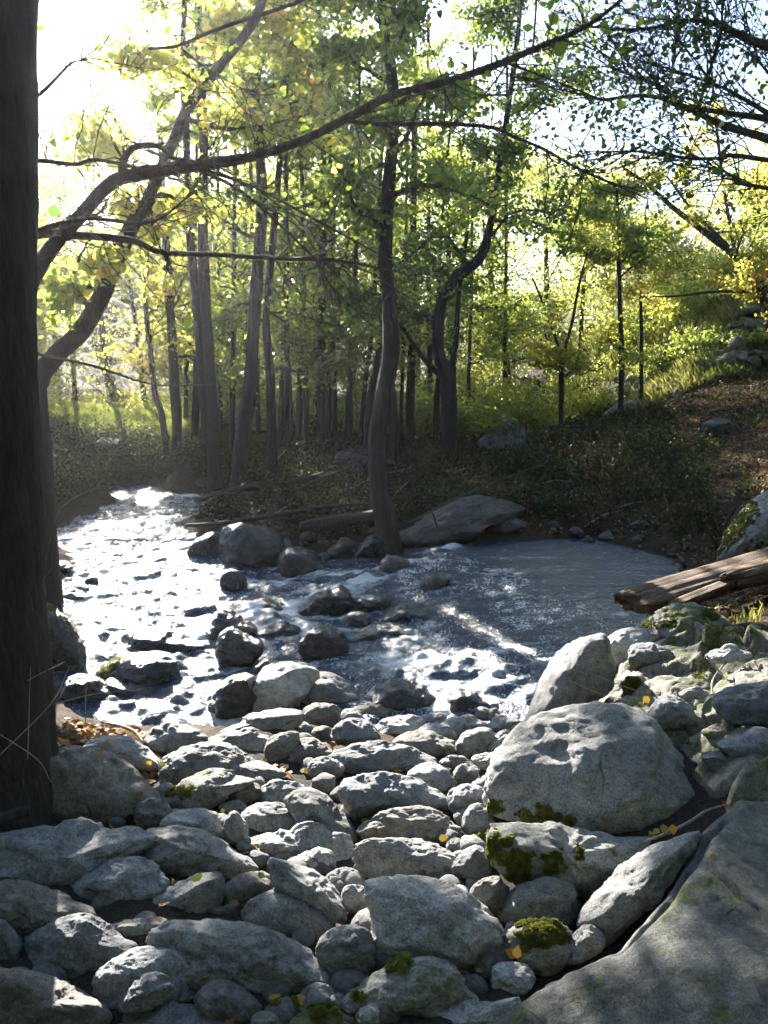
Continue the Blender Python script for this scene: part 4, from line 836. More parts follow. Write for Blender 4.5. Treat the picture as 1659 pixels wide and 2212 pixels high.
# the thick trunk at the left edge, with its long arching limb and lower branches
T1b = at(-25, 1640, 3.4)
e = empty('tree', (T1b[0], T1b[1], -.15), 'thick dark trunk filling the left edge with long limbs arching over the stream', 'tree'); b = np.array(e.location)
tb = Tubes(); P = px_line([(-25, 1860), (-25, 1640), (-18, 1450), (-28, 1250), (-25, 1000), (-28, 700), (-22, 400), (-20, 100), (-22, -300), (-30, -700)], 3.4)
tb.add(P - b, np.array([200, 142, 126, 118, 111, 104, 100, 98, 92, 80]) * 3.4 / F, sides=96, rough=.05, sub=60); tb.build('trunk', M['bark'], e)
LB = [([(20, 700), (60, 620), (100, 550), (170, 470), (240, 395), (300, 378), (430, 358), (560, 335), (660, 300), (760, 250), (850, 205), (950, 180), (1060, 145), (1180, 95), (1260, 60), (1330, 10), (1400, -60)], [40, 37, 34, 31, 30, 27, 25, 24, 21, 19, 17, 15, 14, 11, 9, 7, 5], [3.5, 3.7, 3.9, 4.1, 4.3, 4.4, 4.4, 4.4, 4.3, 4.2, 4.1, 4.0, 3.9, 3.8, 3.7, 3.6, 3.5]),
      ([(262, 380), (268, 345), (292, 318), (340, 315), (380, 345), (430, 368), (500, 400), (560, 445), (620, 500), (680, 560), (710, 610)], [18, 16, 14, 12, 11, 9, 8, 7, 6, 5, 3], 4.3),
      ([(440, 365), (560, 410), (700, 485), (830, 555)], [8, 6, 5, 3], 4.4), ([(263, 378), (300, 362), (360, 358), (420, 352)], [9, 8, 7, 5], 4.25),
      ([(40, 520), (80, 500), (140, 480), (200, 472), (300, 482), (350, 470), (400, 430)], [14, 12, 10, 9, 7, 5, 3], 3.9),
      ([(20, 530), (90, 505), (150, 508), (220, 512), (290, 521), (350, 545), (460, 550), (600, 558), (720, 562), (850, 585)], [22, 20, 18, 17, 15, 13, 11, 9, 7, 4], 4.2),
      ([(20, 345), (100, 348), (160, 355), (200, 345), (250, 352), (330, 372)], [12, 10, 9, 8, 7, 4], 4.0), ([(20, 250), (90, 200), (150, 140), (175, 130)], [10, 8, 6, 3], 3.8),
      ([(750, 262), (830, 268), (960, 268), (1060, 275), (1110, 295), (1180, 325), (1260, 370), (1400, 430)], [9, 9, 8, 8, 7, 6, 5, 3], 4.2),
      ([(320, 105), (380, 100), (440, 75), (520, 45), (640, 5), (760, -60)], [7, 7, 8, 9, 9, 10], 4.5), ([(390, 105), (450, 150), (520, 190)], [6, 5, 3], 4.5),
      ([(1105, 125), (1050, 200), (980, 265)], [4, 3, 2], 3.9), ([(1150, 110), (1155, 60), (1160, -20)], [5, 4, 4], 3.9), ([(1090, 135), (1160, 160), (1260, 200), (1330, 225)], [5, 4, 4, 2], 3.9), ([(60, 760), (200, 790), (330, 830), (470, 830)], [11, 9, 6, 3], 6.5)]
lt = []; rr = np.random.default_rng(4)
for li, (pts, wd, d) in enumerate(LB):
    tb = Tubes(); tb.add(px_line(pts, d) - b, np.array(wd) / 2 * 4.1 / F, sides=10, rough=.09, sub=6)
    Q = px_line(pts, d)
    for k in range(len(Q) * 3 if li < 11 else 0):
        i = rr.integers(1, len(Q)); dirv = (Q[i] - Q[i - 1]); dirv /= np.linalg.norm(dirv); T_ = twigs(tb, Q[i] - b, dirv + rr.normal(size=3) * .7, rr.uniform(.25, 1.0), .0036, 6, rr, .05, .3)
        twigs(tb, T_[3], dirv + rr.normal(size=3), rr.uniform(.15, .4), .002, 4, rr, .05, .3)
        if rr.random() < .3: lt.append(T_[-1] + b)
    tb.build('limb', M['twig'], e)
near = [(1190, 10), (1370, 10), (1290, 35), (1305, 58), (1195, 40), (1315, 75), (1230, 125), (1275, 128), (1082, 380), (1050, 160), (1077, 192), (1255, 145), (1175, 185), (1535, 272), (1257, 402), (1337, 275), (935, 365), (995, 180), (1117, 240), (47, 335), (715, 215), (272, 650), (407, 698), (1210, 105), (1325, 130), (1345, 105), (1265, 110), (1220, 150), (1165, 130), (1100, 275), (1385, 48), (1490, 45), (1420, 40), (625, 335), (1140, 60), (1060, 60), (1600, 5), (1240, 165), (1290, 165), (1355, 25), (1200, 0)]
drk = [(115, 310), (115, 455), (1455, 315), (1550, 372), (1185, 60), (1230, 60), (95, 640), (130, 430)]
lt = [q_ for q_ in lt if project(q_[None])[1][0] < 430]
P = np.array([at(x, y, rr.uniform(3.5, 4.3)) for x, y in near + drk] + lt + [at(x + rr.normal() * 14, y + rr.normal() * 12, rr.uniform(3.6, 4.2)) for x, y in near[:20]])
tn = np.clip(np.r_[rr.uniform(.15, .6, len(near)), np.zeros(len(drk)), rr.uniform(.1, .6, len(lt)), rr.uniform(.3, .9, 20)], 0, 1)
leafmesh('crown', P - b, np.r_[np.full(len(near) + len(drk), .052), np.full(len(lt), .045), np.full(20, .035)], tn, M['leafnear'], e, seed=3)

# midground trees, left to right
TR = 'trees of the stream bank'
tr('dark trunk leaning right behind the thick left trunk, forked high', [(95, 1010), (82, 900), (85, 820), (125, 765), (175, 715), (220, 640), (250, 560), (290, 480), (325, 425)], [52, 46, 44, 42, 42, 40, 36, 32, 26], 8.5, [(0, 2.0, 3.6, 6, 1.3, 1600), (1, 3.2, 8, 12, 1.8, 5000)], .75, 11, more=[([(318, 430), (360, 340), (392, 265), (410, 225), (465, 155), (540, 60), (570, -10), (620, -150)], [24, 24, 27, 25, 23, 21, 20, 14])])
tr('slim dark trunk leaning left on the grassy left bank', [(362, 985), (350, 900), (335, 850), (325, 760), (315, 660), (318, 560)], [15, 14, 13, 12, 11, 9], 19, [(0, 1.2, 6, 16, 2.2, 5000)], .85, 12, top=6)
tr('dark trunk standing beside the slim leaning one on the left bank', [(382, 985), (382, 900), (378, 850), (370, 700), (360, 550), (352, 430)], [25, 22, 22, 20, 18, 14], 19, [(0, 1.8, 8.5, 18, 2.3, 6500)], .7, 13, top=8)
tr('short dark trunk at the far bend behind the stream', [(418, 990), (422, 900), (425, 800), (420, 640)], [18, 16, 15, 12], 20, [(0, 2, 8, 14, 2.2, 4500)], .55, 14, top=8)
tr('tall straight double trunk at the island corner by the bright stream', [(466, 1075), (462, 980), (456, 850), (447, 700), (438, 500), (440, 300), (430, 100), (428, -60)], [38, 29, 26, 24, 22, 20, 17, 15], 13.8, [(0, 3.4, 8.5, 18, 1.9, 6500), (1, 3, 8, 10, 1.6, 3000)], .5, 15, top=9, more=[([(448, 960), (435, 800), (425, 650), (410, 500), (403, 300), (395, 150), (400, -40)], [22, 20, 19, 17, 15, 13, 11])])
tr('grey trunk curving up from the roots right of the double trunk', [(508, 1040), (522, 960), (538, 850), (545, 760), (552, 640), (565, 450), (560, 300), (555, 100), (560, -60)], [40, 34, 30, 28, 26, 24, 20, 14, 12], 14.5, [(0, 2.4, 9, 22, 2.0, 9000)], .45, 16, bark='barkgrey', top=9)
tr('slim pale trunk beside the curving grey one', [(592, 1025), (586, 900), (583, 800), (575, 700), (582, 600), (600, 400), (615, 200), (640, 0)], [24, 21, 20, 18, 16, 15, 13, 10], 15, [(0, 2.2, 9, 20, 2.0, 8000)], .4, 17, bark='barkgrey', top=9)
tr('bent trunk in the middle of the picture above the pale ridge rock', [(845, 1155), (832, 1110), (820, 1060), (815, 950), (830, 850), (845, 760), (840, 650), (832, 560), (838, 420), (850, 280), (848, 180), (835, 80), (825, 0), (830, -120)], [62, 50, 44, 42, 40, 38, 34, 31, 29, 27, 26, 26, 25, 22], 10.4, [(0, 2.5, 7.5, 20, 1.8, 8000)], .3, 18, bark='barkgrey', top=7.5, more=[([(840, 1000), (850, 940), (848, 870), (842, 820)], [26, 24, 22, 20])])
tr('dark forked trunk right of the centre with a crooked upper stem', [(975, 985), (970, 900), (965, 810), (947, 760), (952, 660), (985, 600), (1040, 550), (1070, 430), (1082, 330), (1100, 220), (1120, 60), (1125, -60)], [38, 36, 34, 26, 25, 26, 22, 14, 13, 12, 11, 9], 15.5, [(0, 2.2, 9, 26, 2.2, 11000)], .25, 19, top=9, more=[([(955, 815), (920, 780), (890, 740), (865, 700)], [14, 12, 10, 8]), ([(968, 830), (985, 740), (990, 650), (1010, 500)], [16, 13, 10, 6])])
tr('thin stem beside the dark forked trunk', [(940, 940), (942, 880), (950, 790), (945, 700), (950, 560)], [14, 14, 12, 10, 8], 18, [(0, 2, 7, 14, 1.8, 5000)], .35, 20, top=7)
tr('young tree with a y shaped fork beyond the mossy boulders', [(1214, 885), (1213, 770)], [12, 11], 19, [(0, 1.4, 3.2, 8, 1.3, 2500), (1, 1.9, 5, 10, 1.4, 4000), (2, 1.9, 5, 10, 1.4, 4000)], .62, 21, name='young_tree', more=[([(1213, 775), (1195, 715), (1175, 660), (1150, 600)], [8, 7, 6, 4]), ([(1213, 775), (1235, 700), (1250, 620), (1270, 540)], [8, 7, 6, 4])])
tr('slim straight tree, left one of the pair before the dry wall', [(1342, 870), (1343, 780), (1340, 690), (1335, 520), (1333, 400)], [14, 12, 11, 9, 6], 19, [(0, 1.7, 6.5, 22, 1.5, 8000)], .55, 22, name='young_tree', top=6)
tr('slimmest straight tree, right one of the pair before the dry wall', [(1387, 855), (1385, 760), (1384, 660), (1380, 560)], [11, 9, 8, 5], 20, [(0, 2.0, 5.4, 16, 1.4, 5500)], .65, 23, name='young_tree', top=5)
tr('leaning bare limbed tree on top of the right embankment', [(1700, 720), (1659, 660), (1620, 590), (1580, 545), (1520, 500), (1450, 445), (1400, 400), (1350, 365)], [34, 30, 22, 18, 14, 11, 8, 5], 19, [(0, 2.6, 5, 9, 1.6, 1800), (1, 2.6, 6, 8, 1.5, 1500)], .85, 24, more=[([(1640, 640), (1600, 570), (1560, 520), (1500, 460), (1440, 380)], [16, 13, 10, 7, 4]), ([(1610, 630), (1540, 630), (1460, 640), (1410, 640)], [8, 6, 4, 3])])
tr('tall slender tree growing behind the leaning one, yellow leaves', [(1640, 760), (1600, 600), (1570, 450), (1545, 250), (1530, 60), (1520, -60)], [9, 8, 7, 6, 5, 4], 22, [(0, 3.6, 8, 16, 1.8, 2600)], .9, 25)
for i, (x, y, w_, ln, d) in enumerate([(622, 985, 15, -4, 17), (645, 975, 16, 10, 20), (664, 985, 13, -10, 18), (692, 980, 20, 5, 17.5), (707, 990, 15, 12, 21), (745, 985, 12, 25, 17), (775, 975, 11, 40, 18), (560, 985, 12, -15, 21), (885, 950, 20, 8, 20), (930, 930, 13, -4, 22), (530, 975, 11, 0, 23), (1090, 870, 9, 4, 24), (500, 1000, 13, 6, 18), (478, 990, 10, -6, 22), (605, 990, 14, 12, 19), (632, 995, 10, -14, 20), (678, 990, 12, 14, 22), (725, 985, 14, -10, 19), (760, 990, 10, -8, 21), (400, 985, 11, 6, 23), (865, 960, 10, 12, 20), (1010, 930, 9, 10, 23)]):
    tr('thin upright trunk crowded in the thicket behind the island', [(x, y), (x + ln * .3, y - 130), (x + ln * .8, y - 300), (x + ln, y - 480), (x + ln * 1.3, y - 700), (x + ln * 1.2, y - 900)], [w_, w_ * .9, w_ * .85, w_ * .75, w_ * .6, w_ * .5], d, [(0, 1.6, 9, 18, 1.7, 3300)], [.35, .5, .6, .3][i % 4], 40 + i, bark='barkgrey' if i % 3 == 0 else 'bark', group='thin trunks of the thicket')
tr('dark leaning stem just left of the bent middle trunk', [(790, 985), (797, 880), (815, 780), (825, 690)], [20, 16, 13, 9], 15.5, [(0, 2, 5, 8, 1.5, 2500)], .3, 60)

# overhanging boughs from trees standing outside the right edge
e = empty('tree', (4.3, 5.0, float(H(4.3, 5.0))), 'dark boughs reaching in against the sky at the upper right', 'tree'); b = np.array(e.location)
tb = Tubes(); tb.add(np.array([[0, 0, -.1], [-.05, .1, 1.2], [.05, .15, 2.6], [.1, .2, 4.2], [0, .1, 6]]), [.19, .16, .14, .12, .07], sides=16, rough=.08, sub=10); tb.build('trunk', M['bark'], e)
lt = []
BR = [([(2400, 500), (1900, 380), (1659, 300), (1560, 270), (1500, 240), (1420, 210), (1360, 208), (1300, 215), (1240, 200), (1150, 182)], [40, 28, 19, 17, 13, 10, 8, 7, 5, 3]), ([(2400, 420), (1900, 300), (1659, 257), (1560, 243), (1460, 225), (1440, 195), (1400, 175), (1370, 165), (1325, 150)], [36, 26, 16, 12, 12, 10, 8, 6, 3]),
      ([(1508, 232), (1540, 130), (1558, 60), (1560, -20)], [8, 8, 7, 5]), ([(2400, 300), (1900, 150), (1659, 98), (1600, 76), (1540, 50), (1480, 45), (1400, 62), (1330, 62), (1240, 55)], [40, 28, 22, 19, 14, 9, 7, 6, 3]),
      ([(2400, 480), (1659, 346), (1560, 342), (1500, 343), (1440, 335), (1370, 327), (1300, 330), (1200, 345)], [20, 11, 9, 8, 7, 6, 4, 2]), ([(2400, 520), (1659, 407), (1600, 390), (1560, 368), (1520, 350)], [22, 9, 7, 5, 2]), ([(1659, 245), (1600, 210), (1540, 180), (1450, 150), (1380, 130)], [12, 9, 6, 5, 2]),
      ([(1440, 195), (1455, 130), (1465, 60), (1460, -20)], [5, 4, 3, 3]), ([(1700, 200), (1640, 130), (1600, 0)], [6, 5, 3])]
for pts, wd in BR:
    tb = Tubes(); d = np.interp([p[0] for p in pts], [1150, 1659, 2400], [6.0, 5.2, 5.0]); Q = px_line(pts, list(d)); tb.add(Q - b, np.array(wd) / 2 * 5.6 / F, sides=8, rough=.1, sub=5)
    for k in range(len(Q) * 5):
        i = rr.integers(1, len(Q)); u = rr.random(); p0 = Q[i - 1] * u + Q[i] * (1 - u); dv = Q[i] - Q[i - 1]; dv /= np.linalg.norm(dv)
        T_ = twigs(tb, p0 - b, dv + rr.normal(size=3) * np.array([.6, .6, .4]), rr.uniform(.3, 1.1), .0045, 6, rr, .0, .22)
        for j in range(3): twigs(tb, T_[rr.integers(2, 6)], dv + rr.normal(size=3) * .8, rr.uniform(.12, .4), .0025, 4, rr, 0, .3)
        for q in T_[2:]:
            if rr.random() < .5: lt.append(q + b + rr.normal(size=(5, 3)) * .05)
    tb.build('limb', M['twig'], e)
P = np.vstack(lt); P = P[rr.random(len(P)) < shade_keep(P)]
leafmesh('crown', P - b, .034, tints(P, .3, 8), M['leaf'], e, seed=9)

# background trees and shrubs: each its own crown
def bg_tree(x, y, h, rad, n, tint, seed, label, group, lsize=.12, name='tree', low=.25):
    rr = np.random.default_rng(seed); z = float(H(x, y)); e = empty(name, (x, y, z), label, 'shrub' if name == 'shrub' else 'tree', group)
    tb = Tubes(); lean = rr.normal(size=2) * .05 * h
    P = np.array([[0, 0, -.2], [lean[0] * .4, lean[1] * .4, h * .35], [lean[0], lean[1], h * .7], [lean[0] * 1.2, lean[1], h * .95]])
    if name == 'tree': tb.add(P, np.array([.14, .11, .06, .02]) * h / 8, sides=7, rough=.08, sub=4)
    nb = 16 if name == 'tree' else 12; cl = []
    for i in range(nb):
        zz = h * (low + (1 - low) * (i + rr.random()) / nb); a = rr.uniform(0, 6.3); fr = (zz / h - low) / (1 - low); rl = rad * math.sqrt(max(.12, 1 - abs(fr * 1.7 - .75) ** 1.6)) * rr.uniform(.6, 1.1)
        st = np.array([lean[0] * zz / h, lean[1] * zz / h, zz * (.85 if name == 'tree' else .1)]); Q = twigs(tb, st, np.array([math.cos(a), math.sin(a), .5 if name == 'tree' else 1.2]), rl if name == 'tree' else max(rl, zz * .8), .012 * h / 4, 5, rr, .05, .2)
        for q in Q[1:]:
            for _ in range(2): cl.append((q + rr.normal(size=3) * .18 * rad * .5, rad * rr.uniform(.10, .22)))
    per = n // len(cl); P = np.vstack([c_ + rr.normal(size=(per, 3)) * s_ * np.array([1, 1, .6]) for c_, s_ in cl]); P[:, 2] = np.maximum(P[:, 2], .03)
    tb.build('trunk', M['bark'], e); W = P + np.array([x, y, z]); k = rr.random(len(W)) < shade_keep(W); P, W = P[k], W[k]
    if len(P): leafmesh('crown', P, lsize, tints(W, tint, seed, .14), M['leaf'], e, seed=seed, hexa=False)
rb = np.random.default_rng(21); k = 0
def blob(px, py, d): p = at(px, py, d); return p[0], p[1]
for (px, d, h, rad, tint) in [(60, 30, 7, 2.6, .8), (160, 27, 5, 2.4, .85), (230, 33, 7, 2.8, .7), (310, 29, 6, 2.4, .75), (120, 38, 8, 3, .6), (390, 34, 7, 2.6, .6), (470, 30, 8, 2.6, .5), (550, 36, 9, 3, .55), (620, 30, 8.5, 2.6, .45), (700, 26, 8, 2.4, .5), (760, 33, 10, 3, .45), (830, 27, 8, 2.5, .35),
                              (900, 31, 9, 2.8, .5), (980, 25, 7.5, 2.4, .5), (1050, 30, 8, 2.7, .6), (1110, 25, 6.2, 2.3, .6), (1180, 32, 7, 2.6, .65), (1250, 27, 5.2, 2.2, .6), (1320, 33, 5.5, 2.3, .65), (1400, 27, 3.4, 1.7, .7), (-80, 26, 7, 2.6, .7), (10, 22, 5, 2, .75), (200, 48, 10, 4, .6), (420, 50, 11, 4, .5), (640, 48, 12, 4, .5), (860, 46, 12, 4, .5), (1080, 44, 9, 3.5, .6), (-100, 50, 11, 4, .6), (40, 56, 10, 4, .55), (1640, 36, 4, 2, .9), (1740, 26, 6, 2.4, .9), (1900, 24, 7, 2.6, .8), (1250, 42, 7, 3, .6), (-250, 34, 8, 3, .6), (2050, 34, 8, 3, .6), (100, 44, 5, 3.4, .6), (220, 42, 5, 3.4, .65), (330, 44, 6, 3.4, .6), (20, 40, 6, 3.4, .6), (-60, 40, 6, 3.4, .6), (520, 42, 6, 3.2, .5), (430, 40, 5, 3, .55)]:
    x, y = blob(px, 800, d); k += 1
    bg_tree(x, y, h, rad, 7500 if d < 40 else 7000, tint, 300 + k, 'hazy leafy tree deep in the wood behind the stream' if d < 40 else 'distant pale tree on the wooded slope behind', 'trees deep in the wood' if d < 40 else 'trees on the wooded slope', .09 if d < 34 else .15, low=.25 if d < 40 else .04)
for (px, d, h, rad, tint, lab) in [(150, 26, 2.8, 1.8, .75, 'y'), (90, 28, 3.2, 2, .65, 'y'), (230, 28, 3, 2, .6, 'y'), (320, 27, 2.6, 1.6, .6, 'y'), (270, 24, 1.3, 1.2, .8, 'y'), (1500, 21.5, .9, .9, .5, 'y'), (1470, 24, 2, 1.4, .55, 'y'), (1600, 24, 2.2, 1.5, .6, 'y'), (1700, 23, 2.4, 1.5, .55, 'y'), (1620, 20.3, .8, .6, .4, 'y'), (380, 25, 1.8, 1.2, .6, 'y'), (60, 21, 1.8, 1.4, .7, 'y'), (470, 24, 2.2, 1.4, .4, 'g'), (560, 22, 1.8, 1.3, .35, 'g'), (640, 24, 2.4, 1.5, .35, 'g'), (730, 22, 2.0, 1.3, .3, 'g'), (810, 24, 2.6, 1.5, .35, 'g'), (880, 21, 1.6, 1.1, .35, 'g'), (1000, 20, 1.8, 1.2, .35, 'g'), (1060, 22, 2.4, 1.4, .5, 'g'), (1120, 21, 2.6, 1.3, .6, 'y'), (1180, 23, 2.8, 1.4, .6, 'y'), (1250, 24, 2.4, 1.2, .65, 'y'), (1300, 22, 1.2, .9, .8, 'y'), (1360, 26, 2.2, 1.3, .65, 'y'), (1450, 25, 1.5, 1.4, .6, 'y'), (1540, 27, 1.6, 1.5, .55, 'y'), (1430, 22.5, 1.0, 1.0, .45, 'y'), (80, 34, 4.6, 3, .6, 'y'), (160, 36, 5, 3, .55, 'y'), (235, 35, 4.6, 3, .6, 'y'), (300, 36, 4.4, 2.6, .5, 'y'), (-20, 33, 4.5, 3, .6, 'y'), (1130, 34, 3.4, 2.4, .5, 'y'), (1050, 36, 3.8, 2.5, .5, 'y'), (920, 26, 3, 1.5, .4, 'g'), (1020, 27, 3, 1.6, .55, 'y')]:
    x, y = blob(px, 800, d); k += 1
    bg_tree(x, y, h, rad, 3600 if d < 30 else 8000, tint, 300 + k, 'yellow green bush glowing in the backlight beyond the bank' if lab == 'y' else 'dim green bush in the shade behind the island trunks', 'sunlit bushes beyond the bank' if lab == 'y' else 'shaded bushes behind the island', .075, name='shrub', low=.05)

# the wood on the near side, round and behind the viewpoint (shades the stones from that half of the sky)
for i, (x, y, h, rad) in enumerate([(-6, -5, 9, 3.4), (-1.5, -7, 10, 3.6), (3.5, -6, 9, 3.4), (8, -3, 9, 3.4), (9.5, 3, 9, 3.2), (10.5, 9, 9, 3), (-9, -1, 9, 3.4), (-10, 5, 8, 3), (-4, -12, 12, 4), (2, -13, 12, 4), (8, -11, 12, 4), (14, -2, 12, 4), (-13, -8, 12, 4), (15, 6, 11, 4), (16, 14, 10, 3.6)]):
    k += 1; bg_tree(x, y, h, rad, 9000, .4, 300 + k, 'leafy tree on the near slope outside the picture', 'trees of the near slope', .22, low=.08)

# ------------------------------------------------------------ ground cover (stuff)
def scatter(poly_px, n, seed, zplane=None):
    r = np.random.default_rng(seed); xs_, ys_ = [p[0] for p in poly_px], [p[1] for p in poly_px]; gp = np.array([ground_hit(x, y)[0][:2] for x, y in poly_px])
    x0, y0 = gp.min(0); x1, y1 = gp.max(0); out = []
    while sum(len(o_) for o_ in out) < n:
        x = r.uniform(x0, x1, n * 2); y = r.uniform(y0, y1, n * 2); k_ = inpoly(x, y, [tuple(g) for g in gp]); x, y = x[k_], y[k_]
        out.append(np.stack([x, y, Hn(x, y)], -1))
        if not len(x): break
    return np.vstack(out)[:n]
def above_water(P, m=.02): return P[P[:, 2] > ZW(P[:, 0], P[:, 1]) + m]
RB = [(880, 1120), (900, 985), (1100, 890), (1250, 865), (1440, 880), (1480, 1000), (1560, 1120), (1659, 1230), (1560, 1210), (1450, 1160), (1200, 1130)]
P = above_water(scatter(RB, 60000, 1)); c = fbm(P * 1.4, 3); P = P[rng.random(len(P)) < sm(-.9, .6, c)]; P[:, 2] += np.abs(rng.normal(size=len(P))) * .09 * (1 + 1.2 * np.clip(fbm(P * .8 + 4, 2), 0, 1))
P2 = scatter([(1440, 880), (1480, 830), (1659, 812), (1800, 850), (1800, 1050), (1659, 1180), (1520, 1080), (1480, 1000)], 16000, 55); P2 = P2[rng.random(len(P2)) < sm(-.1, .9, fbm(P2 * 1.6 + 3, 3))]; P2[:, 2] += np.abs(rng.normal(size=len(P2))) * .06; P = np.vstack([P, P2])
leafmesh('undergrowth', P, .055, tints(P, .3, 3, .2), M['bramble'], seed=20, hexa=False); tag(bpy.data.objects['undergrowth'], 'dark bramble and nettle carpet on the shaded right bank', 'undergrowth', kind='stuff')
LBk = [(90, 1060), (90, 960), (200, 940), (330, 950), (440, 1000), (430, 1040), (330, 1035), (200, 1060), (120, 1090)]
P = above_water(scatter(LBk, 16000, 2)); P[:, 2] += np.abs(rng.normal(size=len(P))) * .22
leafmesh('bramble_thicket', P, .055, tints(P, .35, 5, .2), M['bramble'], seed=21, hexa=False); tag(bpy.data.objects['bramble_thicket'], 'dark shiny brambles hanging over the far left bank', 'brambles', kind='stuff')
P = above_water(scatter([(430, 1110), (440, 985), (900, 965), (920, 1110), (820, 1160), (700, 1175), (520, 1150), (410, 1130)], 20000, 6)); P[:, 2] += np.abs(rng.normal(size=len(P))) * .12
leafmesh('ivy_cover', P, .05, tints(P, .2, 6, .2), M['bramble'], seed=22, hexa=False); tag(bpy.data.objects['ivy_cover'], 'dark ivy and weeds among the island trunks', 'ground cover', kind='stuff')
pa = [scatter([(1380, 880), (1440, 820), (1659, 808), (1800, 840), (1800, 1000), (1659, 1100), (1480, 1000)], 12000, 7), above_water(scatter([(900, 1120), (1100, 900), (1480, 880), (1659, 1230), (1400, 1160)], 10000, 8)), above_water(scatter([(430, 1110), (440, 985), (900, 965), (920, 1100), (700, 1150)], 8000, 9)), scatter([(1350, 1350), (1659, 1250), (1659, 1750), (1560, 1720), (1350, 1560)], 500, 10), scatter([(110, 1640), (150, 1570), (300, 1590), (350, 1640), (330, 1690), (200, 1640)], 700, 12), scatter([(-30, 2200), (60, 1800), (560, 1600), (1100, 1600), (1250, 2000), (900, 2212)], 260, 13)]
P = np.vstack(pa); P[:, 2] += .012 + rng.random(len(P)) * .02
leafmesh('leaf_litter', P, .042, np.clip(rng.normal(.55, .25, len(P)), 0, 1), M['litter'], seed=23, flat=1.0); tag(bpy.data.objects['leaf_litter'], 'brown fallen leaves carpeting the path and banks', 'leaf litter', kind='stuff')
def grass(name, label, P, h, seed, tint, mat='grass'):
    r = np.random.default_rng(seed); n = len(P); a = r.uniform(0, 6.3, n); D = np.stack([np.cos(a), np.sin(a), a * 0], -1); hh = h * r.uniform(.5, 1.3, n)[:, None]; ben = r.normal(size=(n, 3)) * .35; ben[:, 2] = 0
    U = np.array([0, 0, 1.0]); V = np.stack([P - D * .005, P + D * .005, P + D * .004 + U * hh * .6 + ben * hh * .4, P + U * hh + ben * hh], 1).reshape(-1, 3)
    tag(mesh_np(name, V, np.arange(n * 4), 4, M[mat], attrs={'tint': ('FACE', np.clip(tint + .3 * vnoise(P * .8) + r.normal(size=n) * .2, 0, 1))}), label, 'grass', kind='stuff')
grass('grass', 'short sunny grass of the clearing on the far left bank', scatter([(90, 950), (90, 860), (250, 850), (430, 870), (430, 975), (330, 985), (200, 960)], 30000, 31), .16, 1, .5)
P = scatter([(1240, 860), (1380, 800), (1659, 790), (1659, 740), (1400, 700)], 10, 32)
P = above_water(scatter(RB, 2200, 44)); grass('dry_stems', 'thin dead stems among the brambles of the shaded right bank', P, .26, 9, .12, 'litter')
gx, gy = rng.uniform(5, 14, 60000), rng.uniform(19.5, 30, 60000); P = np.stack([gx, gy, Hn(gx, gy)], -1); P = P[(fbm(P * .7, 3) > -.3)]
grass('grass_bank', 'tall yellow green grass over the sunlit embankment', P, .22, 2, .65)
P = np.vstack([scatter([(1350, 1350), (1659, 1290), (1659, 1720), (1500, 1700), (1350, 1550)], 1500, 33)]); P = P[fbm(P * 5, 2) > .15]
grass('grass_tufts', 'sparse grass tufts between rocks of the right bank', P, .07, 3, .4)

# ------------------------------------------------------------ dry stone wall beyond, embankment stones
r = np.random.default_rng(77); protos = {}
def wall_stone(px, py, w_, h_, d, label, group, mn):
    c_ = ground_hit(px, py + h_ * .3)[0]; d = float((c_ - CAM) @ FW); s = d / F; c_[2] += h_ * .3 * s; c_[1] -= (.22 if px > 1480 else .1); V, Fc = ico(3); W = V.copy()
    for i in range(10):
        q = r.normal(size=3); q /= np.linalg.norm(q); dd = W @ q - r.uniform(.5, .8); W = W - np.outer(np.where(dd > 0, dd * .85, 0), q)
    W = W * (1 + .12 * fbm(V * 1.4 + r.uniform(0, 30), 3))[:, None] * np.array([w_ / 2 * s * 1.15, w_ / 2 * s, h_ / 2 * s * r.uniform(.95, 1.25)])
    o = mesh_np('stone', W, Fc.ravel(), 3, M[mn], smooth=True); o.location = tuple(c_); o.rotation_euler = (0, r.uniform(-.15, .15), r.uniform(-.4, .4)); tag(o, label, 'stone', group)
for row in range(3):
    x = 1335 - row * 6
    while x < 1465 - row * 12:
        w_ = r.uniform(16, 30); wall_stone(x + w_ / 2, 850 - row * 15 + r.normal() * 2, w_, 19, 20.5, 'weathered stone of the low dry wall behind the two slim trees', 'stones of the low dry wall', 'bank' if r.random() < .6 else 'grey'); x += w_ * .92
for row in range(7):
    yb = 784 - row * 17; x = 1490 + row * 17 + r.uniform(-15, 15) + r.uniform(0, 10)
    while x < 1720:
        w_ = r.uniform(20, 52); wall_stone(x + w_ / 2, yb + (x - 1470) * -.03 + r.normal() * 5, w_, r.uniform(18, 28), 19.6 + row * .16, 'mossy stone in the tumbled retaining wall beside the sunlit path', 'stones of the tumbled retaining wall', 'vmoss' if r.random() < .65 else 'bank'); x += w_ * .93
for x, y, w_, h_ in [(1590, 752, 46, 50), (1568, 775, 30, 30), (1640, 738, 34, 20), (1300, 0, 0, 0)][:3]: wall_stone(x, y, w_, h_, 19.2, {1590: 'large pale upright stone in the tumbled retaining wall', 1568: 'pale stone at the foot of the tallest pale wall stone', 1640: 'small flat pale stone right of the upright pale wall stone'}[x], 'pale stones of the retaining wall', 'bank')
for x, y, w_ in [(1450, 745, 36), (1480, 768, 30), (1420, 760, 26), (1455, 780, 22), (1400, 780, 20)]: wall_stone(x, y, w_, w_ * .8, 20.5, 'grassy rounded stone on the slope left of the retaining wall', 'stones on the grassy slope', 'moss')

